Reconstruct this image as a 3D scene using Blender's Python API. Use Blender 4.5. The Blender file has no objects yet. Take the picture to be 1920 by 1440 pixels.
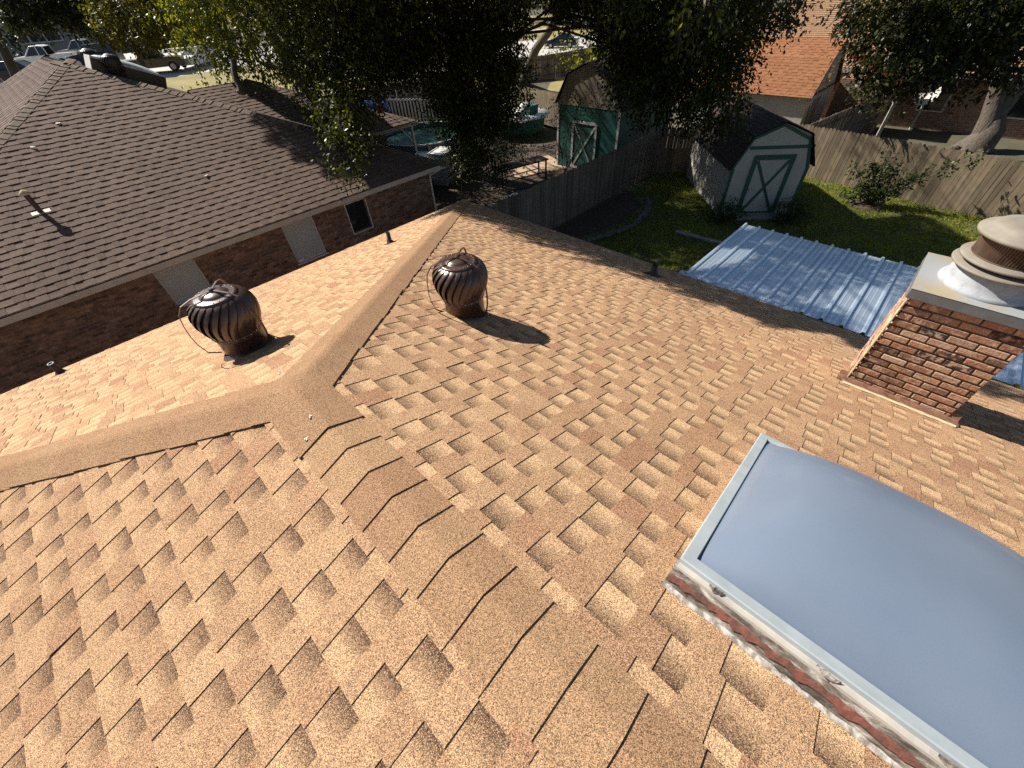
import bpy, math, random
import numpy as np
from mathutils import Vector, Matrix
random.seed(7)
rng = np.random.default_rng(7)
R = random.random
U = random.uniform
sc = bpy.context.scene
col = sc.collection

# ------------------------------------------------------------------ helpers
class MB:
    """collects faces (with an optional colour per vertex) and links them as one mesh object"""
    def __init__(s):
        s.v = []; s.f = []; s.c = []; s.sm = []
    def face(s, pts, c=(.5, 0, .5), smooth=False, cols=None):
        b = len(s.v)
        s.v += [tuple(p) for p in pts]
        s.c += [tuple(k) + (1,) for k in (cols if cols else [c] * len(pts))]
        s.f.append(tuple(range(b, b + len(pts)))); s.sm.append(smooth)
    def grid(s, rows, c=(.5, 0, .5), smooth=True, closed=False, cols=None):
        """rows: list of equally long point rows"""
        b = len(s.v); n = len(rows[0])
        for i, r in enumerate(rows):
            s.v += [tuple(p) for p in r]
            s.c += [tuple(cols[i] if cols else c) + (1,)] * n
        for i in range(len(rows) - 1):
            for j in range(n if closed else n - 1):
                k = (j + 1) % n
                s.f.append((b + i * n + j, b + i * n + k, b + (i + 1) * n + k, b + (i + 1) * n + j)); s.sm.append(smooth)
    def box(s, c0, size, rz=0, c=(.5, 0, .5), M=None, bev=0):
        x, y, z = [k / 2 for k in size]
        if bev:
            s.bevbox(c0, size, rz, c, M, bev); return
        P = [Vector((i * x, j * y, k * z)) for i in (-1, 1) for j in (-1, 1) for k in (-1, 1)]
        T = Matrix.Translation(c0) @ Matrix.Rotation(rz, 4, 'Z')
        if M is not None: T = M @ T
        P = [T @ p for p in P]
        b = len(s.v)
        s.v += [tuple(p) for p in P]; s.c += [tuple(c) + (1,)] * 8
        for f in ((0, 1, 3, 2), (4, 6, 7, 5), (0, 4, 5, 1), (2, 3, 7, 6), (0, 2, 6, 4), (1, 5, 7, 3)):
            s.f.append(tuple(b + i for i in f)); s.sm.append(False)
    def bevbox(s, c0, size, rz, c, M, bev):
        import bmesh
        bm = bmesh.new(); bmesh.ops.create_cube(bm, size=1)
        T = Matrix.Translation(c0) @ Matrix.Rotation(rz, 4, 'Z')
        if M is not None: T = M @ T
        for v in bm.verts: v.co = Vector((v.co.x * size[0], v.co.y * size[1], v.co.z * size[2]))
        bmesh.ops.bevel(bm, geom=bm.edges[:], offset=bev, segments=2, affect='EDGES', profile=.5)
        b = len(s.v); bm.verts.index_update()
        for v in bm.verts: s.v.append(tuple(T @ v.co)); s.c.append(tuple(c) + (1,))
        for f in bm.faces: s.f.append(tuple(b + v.index for v in f.verts)); s.sm.append(False)
        bm.free()
    def tube(s, pts, rad, n=8, c=(.5, 0, .5), cap=True, flat=None):
        pts = [Vector(p) for p in pts]
        rad = rad if hasattr(rad, '__len__') else [rad] * len(pts)
        rows = []; up = Vector((0, 0, 1)); last = None
        for i, p in enumerate(pts):
            t = (pts[min(i + 1, len(pts) - 1)] - pts[max(i - 1, 0)])
            if t.length < 1e-9: t = Vector((0, 0, 1))
            t.normalize()
            a = last if last is not None else (Vector((1, 0, 0)) if abs(t.z) > .9 else up)
            u = (a - t * a.dot(t))
            if u.length < 1e-6: u = t.orthogonal()
            u.normalize(); w = t.cross(u); last = u
            k = flat or 1
            rows.append([p + (u * math.cos(2 * math.pi * j / n) + w * k * math.sin(2 * math.pi * j / n)) * rad[i] for j in range(n)])
        s.grid(rows, c, True, True)
        if cap:
            s.face(rows[0][::-1], c); s.face(rows[-1], c)
    def lathe(s, prof, center=(0, 0, 0), n=32, c=(.5, 0, .5), cap=True, smooth=True):
        cx, cy, cz = center
        rows = [[(cx + r * math.cos(2 * math.pi * j / n), cy + r * math.sin(2 * math.pi * j / n), cz + z) for j in range(n)] for r, z in prof]
        s.grid(rows, c, smooth, True)
        if cap:
            s.face(rows[0][::-1], c); s.face(rows[-1], c)
    def prism(s, poly, d, c=(.5, 0, .5)):
        """planar polygon (3D points) extruded by vector d"""
        d = Vector(d); A = [Vector(p) for p in poly]; B = [p + d for p in A]
        s.face(A[::-1], c); s.face(B, c)
        for i in range(len(A)):
            j = (i + 1) % len(A); s.face([A[i], A[j], B[j], B[i]], c)
    def build(s, name, mat, parent=None, loc=None):
        me = bpy.data.meshes.new(name)
        me.from_pydata(s.v, [], s.f); me.update()
        a = me.color_attributes.new('shade', 'FLOAT_COLOR', 'POINT')
        a.data.foreach_set('color', np.array(s.c, dtype=np.float32).ravel())
        me.polygons.foreach_set('use_smooth', np.array(s.sm, dtype=bool))
        me.materials.append(mat)
        o = bpy.data.objects.new(name, me); col.objects.link(o)
        if parent is not None: o.parent = parent
        if loc is not None: o.location = loc
        return o

def tag(o, label, cat, group=None, kind=None):
    if label: o['label'] = label
    if cat: o['category'] = cat
    if group: o['group'] = group
    if kind: o['kind'] = kind
    return o
def thing(name, label, cat, loc=(0, 0, 0), rz=0, group=None):
    o = bpy.data.objects.new(name, None); col.objects.link(o)
    o.location = loc; o.rotation_euler = (0, 0, rz); o.empty_display_size = .2
    return tag(o, label, cat, group)
def dup(root, loc, rz=None, label=None, group=None, scale=None):
    r = root.copy(); col.objects.link(r); r.location = loc
    if rz is not None: r.rotation_euler = (0, 0, rz)
    if label: r['label'] = label
    if group: r['group'] = group
    if scale: r.scale = scale
    for ch in list(root.children):
        c = ch.copy(); col.objects.link(c); c.parent = r
        for g in ch.children:
            d = g.copy(); col.objects.link(d); d.parent = c
    return r

# ------------------------------------------------------------------ materials
def nt(name):
    m = bpy.data.materials.new(name); m.use_nodes = True
    return m, m.node_tree, m.node_tree.nodes['Principled BSDF']
def N(t, typ, **kw):
    n = t.nodes.new(typ)
    for k, v in kw.items(): setattr(n, k, v)
    return n
def mixrgb(t, fac, a, b, mode='MIX'):
    m = N(t, 'ShaderNodeMix', data_type='RGBA', blend_type=mode)
    for sock, val in ((0, fac), (6, a), (7, b)):
        if hasattr(val, 'links') or isinstance(val, bpy.types.NodeSocket): t.links.new(val, m.inputs[sock])
        else: m.inputs[sock].default_value = (tuple(val) + (1,)) if hasattr(val, '__len__') and len(val) == 3 else val
    return m.outputs[2]
def math_(t, op, a, b=None, clamp=False):
    m = N(t, 'ShaderNodeMath', operation=op, use_clamp=clamp)
    for i, v in ((0, a), (1, b)):
        if v is None: continue
        if isinstance(v, bpy.types.NodeSocket): t.links.new(v, m.inputs[i])
        else: m.inputs[i].default_value = v
    return m.outputs[0]
def noise(t, scale, detail=4, rough=.55, vec=None, dist=0):
    n = N(t, 'ShaderNodeTexNoise'); n.inputs['Scale'].default_value = scale; n.inputs['Detail'].default_value = detail
    n.inputs['Roughness'].default_value = rough; n.inputs['Distortion'].default_value = dist
    if vec is None:
        tc = N(t, 'ShaderNodeTexCoord'); vec = tc.outputs['Object']
    t.links.new(vec, n.inputs['Vector'])
    return n.outputs['Fac']
def ramp(t, fac, stops):
    r = N(t, 'ShaderNodeValToRGB'); e = r.color_ramp.elements
    while len(e) < len(stops): e.new(.5)
    for i, (p, c) in enumerate(stops):
        e[i].position = p; e[i].color = tuple(c) + (1,) if len(c) == 3 else c
    t.links.new(fac, r.inputs[0]); return r.outputs[0]
def bump(t, b, h, strength=.3, dist=.01):
    n = N(t, 'ShaderNodeBump'); n.inputs['Strength'].default_value = strength; n.inputs['Distance'].default_value = dist
    t.links.new(h, n.inputs['Height']); t.links.new(n.outputs[0], b.inputs['Normal'])
def attr(t, name='shade'):
    a = N(t, 'ShaderNodeAttribute', attribute_name=name)
    s = N(t, 'ShaderNodeSeparateColor'); t.links.new(a.outputs['Color'], s.inputs[0])
    return s.outputs[0], s.outputs[1], s.outputs[2]
def smat(name, c1, c2=None, scale=6, rough=.6, metal=0, bmp=0, bdist=.01, bscale=None, spec=None, tone=0, detail=5, lo=.3, hi=.7):
    """plain surface: two real colours mixed by noise, optional bump; tone: brightness spread from the shade attribute"""
    m, t, b = nt(name); c2 = c2 or tuple(k * .75 for k in c1)
    f = noise(t, scale, detail)
    cc = ramp(t, f, [(lo, c1), (hi, c2)])
    if tone:
        r, g, bl = attr(t)
        k = math_(t, 'MULTIPLY_ADD', r, tone); k.node.inputs[2].default_value = 1 - tone / 2
        cc = mixrgb(t, 1.0, cc, k, 'MULTIPLY')
    t.links.new(cc, b.inputs['Base Color'])
    b.inputs['Roughness'].default_value = rough; b.inputs['Metallic'].default_value = metal
    if spec is not None: b.inputs['Specular IOR Level'].default_value = spec
    if bmp: bump(t, b, noise(t, bscale or scale * 3, 5), bmp, bdist)
    return m
def shingle_mat(name, dark, light, mid, red, gran=(240, 95), amp=.55, big=.92):
    """granule coated shingle: shade.R tone per tab, shade.G printed band of dark granules, shade.B hue per tab"""
    m, t, b = nt(name)
    tone, grad, hue = attr(t)
    tc = N(t, 'ShaderNodeTexCoord')
    base = mixrgb(t, hue, mid, red)
    base = mixrgb(t, math_(t, 'MULTIPLY', tone, .85), base, light)
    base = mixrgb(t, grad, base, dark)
    v = N(t, 'ShaderNodeTexVoronoi'); v.inputs['Scale'].default_value = gran[0]
    t.links.new(tc.outputs['Object'], v.inputs['Vector'])
    s = N(t, 'ShaderNodeSeparateColor'); t.links.new(v.outputs['Color'], s.inputs[0])
    n2 = noise(t, gran[1], 3, .6, tc.outputs['Object'])
    n3 = noise(t, .55, 4, .6, tc.outputs['Object'])
    g = math_(t, 'ADD', math_(t, 'MULTIPLY', s.outputs[0], .62), math_(t, 'MULTIPLY', n2, .76))
    lo, hi = 1 - amp, 1 + amp * 1.05
    gm = N(t, 'ShaderNodeMapRange'); gm.inputs[1].default_value = .25; gm.inputs[2].default_value = 1.12
    gm.inputs[3].default_value = lo; gm.inputs[4].default_value = hi; t.links.new(g, gm.inputs[0])
    gr = mixrgb(t, 1, base, gm.outputs[0], 'MULTIPLY')
    # scattered near-black and cream granules
    blk = math_(t, 'GREATER_THAN', s.outputs[1], .84)
    gr = mixrgb(t, math_(t, 'MULTIPLY', blk, .7), gr, tuple(k * .35 for k in dark))
    wht = math_(t, 'GREATER_THAN', s.outputs[2], .86)
    gr = mixrgb(t, math_(t, 'MULTIPLY', wht, .55), gr, tuple(min(1, k * 1.5) for k in light))
    wm = N(t, 'ShaderNodeMapRange'); wm.inputs[3].default_value = big; wm.inputs[4].default_value = 2 - big
    wm.inputs[1].default_value = .3; wm.inputs[2].default_value = .7; t.links.new(n3, wm.inputs[0])
    gr = mixrgb(t, 1, gr, wm.outputs[0], 'MULTIPLY')
    t.links.new(gr, b.inputs['Base Color'])
    b.inputs['Roughness'].default_value = .92; b.inputs['Specular IOR Level'].default_value = .15
    bump(t, b, g, .55, .004)
    return m
def brick_mat(name, c1, c2, mortar, bw=.22, bh=.08, ms=.012):
    m, t, b = nt(name)
    tc = N(t, 'ShaderNodeTexCoord'); s = N(t, 'ShaderNodeSeparateXYZ'); t.links.new(tc.outputs['Object'], s.inputs[0])
    cx = N(t, 'ShaderNodeCombineXYZ'); t.links.new(math_(t, 'ADD', s.outputs[0], s.outputs[1]), cx.inputs[0]); t.links.new(s.outputs[2], cx.inputs[1])
    br = N(t, 'ShaderNodeTexBrick'); t.links.new(cx.outputs[0], br.inputs['Vector'])
    br.inputs['Scale'].default_value = 1; br.inputs['Brick Width'].default_value = bw; br.inputs['Row Height'].default_value = bh
    br.inputs['Mortar Size'].default_value = ms; br.inputs['Mortar Smooth'].default_value = .2; br.inputs['Bias'].default_value = -.1
    br.inputs['Color1'].default_value = c1 + (1,); br.inputs['Color2'].default_value = c2 + (1,); br.inputs['Mortar'].default_value = mortar + (1,)
    n = noise(t, 9, 5)
    cc = mixrgb(t, .8, br.outputs['Color'], ramp(t, n, [(.3, (.5, .48, .46)), (.7, (1.25, 1.2, 1.15))]), 'MULTIPLY')
    t.links.new(cc, b.inputs['Base Color']); b.inputs['Roughness'].default_value = .9
    bump(t, b, math_(t, 'SUBTRACT', 1, br.outputs['Fac']), .8, .012)
    return m
def leaf_mat(name, c1, c2, c3, trans=.35, rough=.42):
    m, t, b = nt(name)
    tone, g, h = attr(t)
    cc = ramp(t, tone, [(0, c1), (.55, c2), (1, c3)])
    t.links.new(cc, b.inputs['Base Color']); b.inputs['Roughness'].default_value = rough
    b.inputs['Specular IOR Level'].default_value = .28
    tr = N(t, 'ShaderNodeBsdfTranslucent'); t.links.new(mixrgb(t, 1, cc, (2.3, 2.2, .7), 'MULTIPLY'), tr.inputs['Color'])
    ms = N(t, 'ShaderNodeMixShader'); ms.inputs[0].default_value = trans
    t.links.new(b.outputs[0], ms.inputs[1]); t.links.new(tr.outputs[0], ms.inputs[2])
    t.links.new(ms.outputs[0], t.nodes['Material Output'].inputs['Surface'])
    return m
def wood_mat(name, c1, c2, scale=(18, 18, 1.2), rough=.85, bd=.01):
    m, t, b = nt(name)
    tc = N(t, 'ShaderNodeTexCoord'); mp = N(t, 'ShaderNodeMapping'); mp.inputs['Scale'].default_value = scale
    t.links.new(tc.outputs['Object'], mp.inputs[0])
    n = noise(t, 1, 6, .65, mp.outputs[0], .5)
    r, g, h = attr(t)
    cc = ramp(t, n, [(.28, c2), (.5, c1), (.75, tuple(k * 1.25 for k in c1))])
    k = math_(t, 'MULTIPLY_ADD', r, .7); k.node.inputs[2].default_value = .65
    cc = mixrgb(t, 1, cc, k, 'MULTIPLY')
    cc = mixrgb(t, 1, cc, ramp(t, noise(t, .9, 4), [(.3, (.72, .7, .66)), (.65, (1.1, 1.1, 1.1))]), 'MULTIPLY')
    t.links.new(cc, b.inputs['Base Color']); b.inputs['Roughness'].default_value = rough
    bump(t, b, n, .35 if bd < .02 else .9, bd)
    return m

M = {}
M['shingle'] = shingle_mat('tan_shingle', (.072, .039, .029), (.60, .392, .218), (.352, .208, .117), (.300, .152, .090), gran=(430, 165), amp=1.0)
M['cap_shingle'] = shingle_mat('cap_shingle', (.15, .085, .05), (.43, .276, .152), (.318, .192, .104), (.270, .140, .082), gran=(430, 165), amp=.95)
M['nb_shingle'] = shingle_mat('brown_shingle', (.050, .033, .026), (.195, .135, .105), (.130, .088, .068), (.10, .066, .053), gran=(220, 70), amp=.5, big=.86)
M['nb_cap'] = shingle_mat('brown_cap', (.07, .05, .04), (.20, .152, .115), (.155, .115, .085), (.135, .098, .072), gran=(220, 70), amp=.45)
M['barn_shingle'] = shingle_mat('orange_shingle', (.13, .052, .026), (.37, .178, .092), (.295, .130, .064), (.235, .092, .046), gran=(120, 40), amp=.25)
M['far_shingle'] = shingle_mat('tan_far_shingle', (.16, .09, .055), (.38, .235, .14), (.31, .182, .105), (.28, .155, .09), gran=(60, 20), amp=.2)
M['dark_shingle'] = shingle_mat('charcoal_shingle', (.02, .018, .018), (.10, .075, .065), (.055, .04, .036), (.06, .035, .03), gran=(120, 40), amp=.35)
M['turbine'] = smat('brown_painted_metal', (.078, .044, .033), (.10, .056, .042), 7, .30, .25, .05, .003, 25, spec=.7)
M['turbine_dark'] = smat('weathered_vent_metal', (.035, .028, .024), (.06, .048, .04), 9, .45, .5)
M['rivet'] = smat('rivet_aluminium', (.6, .58, .55), None, 20, .35, .9)
M['pipe'] = smat('brown_pipe_paint', (.075, .040, .030), (.05, .028, .022), 14, .6)
M['pipe_lead'] = smat('dark_lead_pipe', (.04, .033, .03), (.025, .02, .02), 14, .65)
M['pipe_rim'] = smat('pale_pipe_rim', (.5, .5, .5), None, 20, .5)
M['alu'] = smat('weathered_aluminium', (.42, .46, .47), (.33, .37, .38), 10, .55, .15, .1, .002, 40)
M['putty'] = smat('painted_flange', (.50, .45, .38), (.38, .35, .31), 6, .7, 0, .2, .004, 18)
M['mortar'] = smat('brick_mortar', (.20, .15, .11), (.11, .085, .065), 22, .95, 0, .6, .01, 60)
M['concrete_crown'] = smat('chimney_crown_sheet', (.31, .32, .32), (.36, .29, .185), 3.2, .55, .1, .25, .004, 40, lo=.42, hi=.62)
M['crown_edge'] = smat('crown_edge_grey', (.17, .185, .195), (.13, .14, .15), 12, .6, .2)
M['flue_paint'] = smat('flue_worn_white', (.34, .357, .375), (.23, .242, .255), 14, .75, 0, .3, .003, 50, lo=.5, hi=.72)
M['flue_tan'] = smat('flue_cap_tan', (.25, .22, .178), (.19, .162, .125), 8, .75, 0, .15, .003, 30)
M['louver'] = smat('louver_rust_brown', (.16, .105, .07), (.085, .05, .035), 9, .5, .4, .2, .003, 40)
M['flashing'] = smat('copper_brown_flashing', (.30, .165, .10), (.20, .10, .065), 9, .5, .3, .3, .004, 22)
M['caulk'] = smat('cream_caulk', (.62, .50, .31), (.45, .36, .22), 18, .8, 0, .5, .006, 45)
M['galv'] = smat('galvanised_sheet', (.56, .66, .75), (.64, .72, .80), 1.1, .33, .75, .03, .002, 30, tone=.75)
M['galv_edge'] = smat('bent_flashing_white', (.6, .7, .8), (.4, .52, .66), 5, .3, .35, .4, .01, 8)
M['fascia'] = smat('cream_fascia_paint', (.50, .45, .375), (.40, .355, .29), 5, .6)
M['soffit'] = smat('soffit_paint', (.40, .34, .27), None, 5, .7)
M['nb_brick'] = brick_mat('brown_brick', (.30, .18, .12), (.075, .045, .035), (.20, .155, .115), .24, .085, .014)
M['our_brick'] = brick_mat('house_brick', (.30, .15, .09), (.18, .08, .05), (.3, .25, .2))
M['red_brick'] = brick_mat('far_red_brick', (.26, .12, .08), (.36, .2, .12), (.36, .3, .24))
M['blind'] = smat('white_window_blind', (.42, .46, .45), (.36, .40, .39), 3, .5)
M['glass'] = smat('dark_window_glass', (.02, .024, .026), None, 3, .06, 0, spec=.8)
M['white_trim'] = smat('white_trim_paint', (.62, .60, .56), (.5, .48, .45), 8, .5)
M['alu_frame'] = smat('tan_window_frame', (.22, .185, .145), (.16, .13, .1), 8, .5)
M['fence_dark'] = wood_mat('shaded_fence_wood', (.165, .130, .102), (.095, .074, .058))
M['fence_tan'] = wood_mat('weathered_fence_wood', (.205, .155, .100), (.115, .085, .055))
M['siding'] = smat('white_siding', (.52, .475, .41), (.44, .40, .345), 2.5, .7, 0, .15, .004, 14)
M['green_trim'] = smat('green_trim_paint', (.024, .105, .068), (.018, .075, .05), 8, .55)
M['green_siding'] = smat('teal_green_siding', (.022, .125, .105), (.016, .09, .08), 3, .6)
M['gable_wood'] = wood_mat('weathered_gable_wood', (.33, .275, .20), (.17, .13, .085), (10, 10, .8))
M['plank'] = wood_mat('grey_plank', (.28, .26, .24), (.2, .18, .16), (3, 3, 3))
M['stone'] = smat('edging_stone', (.16, .15, .135), (.09, .085, .075), 12, .9, tone=.6)
M['ground'] = smat('dry_ground', (.105, .085, .052), (.06, .058, .028), .8, .95, 0, .6, .05, 5)
M['dry_lawn'] = smat('dry_lawn', (.34, .255, .09), (.17, .16, .05), .55, .95, 0, .6, .05, 6)
M['lawn'] = smat('lawn_soil_and_turf', (.120, .145, .028), (.055, .060, .018), 1.3, .95, 0, .8, .05, 14)
M['mulch'] = smat('leaf_litter', (.10, .065, .04), (.045, .03, .02), 9, .95, 0, .8, .03, 20)
M['concrete'] = smat('pale_concrete', (.52, .48, .43), (.42, .39, .35), .6, .85, 0, .2, .01, 8)
M['paver'] = smat('tan_paving', (.44, .30, .19), (.33, .21, .13), 2, .85)
M['asphalt'] = smat('street_asphalt', (.14, .135, .13), (.10, .098, .095), 1.2, .9)
M['bark'] = wood_mat('oak_bark', (.105, .078, .058), (.04, .03, .023), (9, 9, 1.5))
M['bark_pale'] = wood_mat('grey_bark', (.115, .092, .072), (.028, .022, .018), (16, 16, 2.6), bd=.06)
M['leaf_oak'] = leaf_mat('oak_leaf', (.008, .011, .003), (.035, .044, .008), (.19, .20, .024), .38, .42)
M['leaf_bright'] = leaf_mat('sunny_leaf', (.018, .024, .004), (.105, .120, .015), (.38, .34, .042), .46, .42)
M['leaf_yellow'] = leaf_mat('yellow_leaf', (.025, .028, .005), (.085, .082, .011), (.22, .18, .025), .36, .45)
M['leaf_dark'] = leaf_mat('dark_leaf', (.012, .018, .010), (.030, .038, .016), (.11, .10, .055), .22, .45)
M['leaf_right'] = leaf_mat('pecan_leaf', (.010, .014, .005), (.032, .038, .011), (.15, .145, .055), .26, .42)
M['leaf_shrub'] = leaf_mat('shrub_leaf', (.012, .022, .008), (.035, .058, .014), (.10, .14, .03), .28, .4)
M['grass'] = leaf_mat('grass_blade', (.065, .085, .012), (.175, .195, .028), (.38, .35, .09), .35, .55)
M['tarp'] = smat('blue_tarp', (.010, .075, .30), (.012, .05, .2), 4, .45, 0, .5, .05, 6)
M['red_cloth'] = smat('red_cloth', (.42, .018, .022), (.25, .012, .016), 5, .7)
M['white_plastic'] = smat('white_plastic', (.72, .72, .66), (.6, .6, .55), 4, .45)
M['pool_wall'] = smat('pool_wall_blue', (.22, .30, .38), (.12, .17, .22), 5, .5)
M['pool_water'] = smat('green_pool_water', (.006, .040, .034), (.010, .055, .042), 2, .6, 0, .1, .01, 6, spec=.08)
M['black_plastic'] = smat('black_slat', (.012, .012, .012), None, 5, .5)
M['rust'] = smat('rust_metal', (.10, .05, .03), (.05, .03, .02), 9, .8)
M['car_white'] = smat('white_car_paint', (.72, .72, .70), (.66, .66, .64), 3, .25)
M['car_blue'] = smat('dark_blue_car_paint', (.022, .032, .062), (.018, .026, .05), 3, .22, .3)
M['car_silver'] = smat('silver_car_paint', (.34, .34, .36), (.3, .3, .32), 3, .25, .5)
M['car_black'] = smat('black_car_paint', (.015, .016, .018), None, 3, .2)
M['car_red'] = smat('red_tailgate_paint', (.22, .03, .03), (.17, .03, .03), 3, .3)
M['car_gold'] = smat('bronze_car_paint', (.12, .095, .06), (.09, .07, .045), 3, .3, .3)
M['tyre'] = smat('tyre_rubber', (.015, .015, .015), None, 5, .8)
M['rim'] = smat('wheel_rim', (.45, .45, .46), None, 5, .35, .7)
M['lamp'] = smat('headlamp_lens', (.7, .72, .75), None, 5, .1)
M['far_wall'] = smat('grey_stucco', (.34, .33, .31), (.27, .26, .25), 1.2, .8)
M['red_wood'] = smat('red_board', (.36, .085, .045), (.27, .06, .035), 3, .7)
M['cream'] = smat('cream_metal_paint', (.62, .48, .31), (.48, .36, .22), 12, .6)
M['dish'] = smat('grey_dish', (.52, .49, .42), (.42, .4, .34), 4, .5)
M['sealant'] = smat('silver_sealant', (.34, .34, .34), (.16, .15, .14), 30, .35, .5)
M['weather_wood'] = smat('bare_rusty_wood', (.20, .062, .038), (.075, .042, .032), 24, .85, 0, .5, .01, 40)
M['white_strip'] = smat('flaking_white_strip', (.50, .47, .42), (.20, .17, .14), 30, .8, 0, .5, .006, 60, lo=.40, hi=.60)

# skylight curb: flaking paint over bare wood
def peel_mat():
    m, t, b = nt('peeling_paint')
    tc = N(t, 'ShaderNodeTexCoord'); mp = N(t, 'ShaderNodeMapping'); mp.inputs['Scale'].default_value = (26, 7, 26); t.links.new(tc.outputs['Object'], mp.inputs[0])
    n = noise(t, 1, 8, .72, mp.outputs[0], .4); n2 = noise(t, 70, 5)
    c = ramp(t, n, [(.40, (.055, .045, .038)), (.50, (.15, .125, .10)), (.57, (.28, .25, .21)), (.66, (.52, .48, .42))])
    c = mixrgb(t, .6, c, ramp(t, n2, [(.3, (.6, .55, .5)), (.7, (1.1, 1.1, 1.1))]), 'MULTIPLY')
    t.links.new(c, b.inputs['Base Color']); b.inputs['Roughness'].default_value = .85
    bump(t, b, n, .9, .008); return m
M['peel'] = peel_mat()
def dome_mat():
    m, t, b = nt('tinted_acrylic')
    f = noise(t, 1.6, 4); g = noise(t, 300, 2)
    c = ramp(t, f, [(.3, (.135, .170, .230)), (.7, (.158, .194, .252))])
    c = mixrgb(t, .25, c, ramp(t, g, [(.3, (.75, .75, .75)), (.7, (1.2, 1.2, 1.2))]), 'MULTIPLY')
    t.links.new(c, b.inputs['Base Color']); b.inputs['Roughness'].default_value = .42
    b.inputs['Specular IOR Level'].default_value = .4
    b.inputs['Coat Weight'].default_value = .25; b.inputs['Coat Roughness'].default_value = .08
    bump(t, b, noise(t, 120, 3), .03, .002)
    return m
M['dome'] = dome_mat()
def chimney_brick_mat():
    m, t, b = nt('chimney_brick')
    r, g, h = attr(t)
    c = ramp(t, r, [(0, (.20, .11, .07)), (.3, (.34, .17, .10)), (.6, (.43, .24, .145)), (.85, (.50, .33, .225)), (1, (.52, .42, .33))])
    n = noise(t, 17, 6, .65); n2 = noise(t, 55, 4)
    c = mixrgb(t, ramp(t, n, [(.50, (0, 0, 0)), (.64, (.75, .75, .75))]), c, (.60, .42, .30))
    dk = math_(t, 'MULTIPLY', g, ramp(t, noise(t, 22, 5), [(.38, (0, 0, 0)), (.55, (1, 1, 1))]))
    c = mixrgb(t, dk, c, (.055, .035, .028))
    c = mixrgb(t, .7, c, ramp(t, n2, [(.3, (.65, .62, .6)), (.7, (1.2, 1.15, 1.1))]), 'MULTIPLY')
    t.links.new(c, b.inputs['Base Color']); b.inputs['Roughness'].default_value = .9
    bump(t, b, math_(t, 'ADD', n, math_(t, 'MULTIPLY', n2, .5)), .7, .012)
    return m
M['chimney_brick'] = chimney_brick_mat()

# ------------------------------------------------------------------ camera, light
CAM = Vector((-0.21349, -2.12771, 1.62012))
FOC = 741.833
CX = Vector((0.68965, -0.72218, -0.05326)); CY = Vector((0.53986, 0.46373, 0.70250)); CZ = Vector((-0.48263, -0.51323, 0.70969))
cam = bpy.data.cameras.new('camera'); cam.lens = FOC / 1920 * 36; cam.sensor_width = 36; cam.clip_start = .02; cam.clip_end = 2000
co = bpy.data.objects.new('camera', cam); col.objects.link(co)
mw = Matrix(((CX.x, CY.x, CZ.x, CAM.x), (CX.y, CY.y, CZ.y, CAM.y), (CX.z, CY.z, CZ.z, CAM.z), (0, 0, 0, 1)))
co.matrix_world = mw; sc.camera = co
def at(px, py, d):
    """the point d metres from the camera's station along the sight line of a photo pixel"""
    v = CX * ((px - 960) / FOC) - CY * ((py - 720) / FOC) - CZ
    return CAM + v.normalized() * d

SUN = Vector((-.150, .742, .654)).normalized()      # towards the sun
el = math.asin(SUN.z); az = math.atan2(SUN.x, SUN.y)
sl = bpy.data.lights.new('sun', 'SUN'); sl.energy = 5.0; sl.angle = math.radians(.53); sl.color = (1, .945, .86)
so = bpy.data.objects.new('sun', sl); col.objects.link(so); so.rotation_euler = SUN.to_track_quat('Z', 'Y').to_euler()
w = bpy.data.worlds.new('World'); sc.world = w; w.use_nodes = True
sky = w.node_tree.nodes.new('ShaderNodeTexSky'); sky.sky_type = 'NISHITA'; sky.sun_disc = False
sky.sun_elevation = el; sky.sun_rotation = az; sky.air_density = 1; sky.dust_density = .6; sky.ozone_density = 1
bg = w.node_tree.nodes['Background']; bg.inputs[1].default_value = .05
w.node_tree.links.new(sky.outputs[0], bg.inputs[0])
sc.view_settings.view_transform = 'Standard'; sc.view_settings.look = 'None'; sc.view_settings.gamma = 1
sc.view_settings.exposure = .82
sc.cycles.max_bounces = 6; sc.cycles.diffuse_bounces = 2; sc.cycles.glossy_bounces = 3; sc.cycles.transmission_bounces = 3; sc.cycles.transparent_max_bounces = 4
sc.cycles.use_denoising = False

# ------------------------------------------------------------------ roofing
P_ = .37144                      # rise over run
CS = 1 / math.sqrt(1 + P_ * P_); SN = P_ * CS
G = -5.0                         # garden level
EAVE = 7.19
SMAX = EAVE / CS

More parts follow.
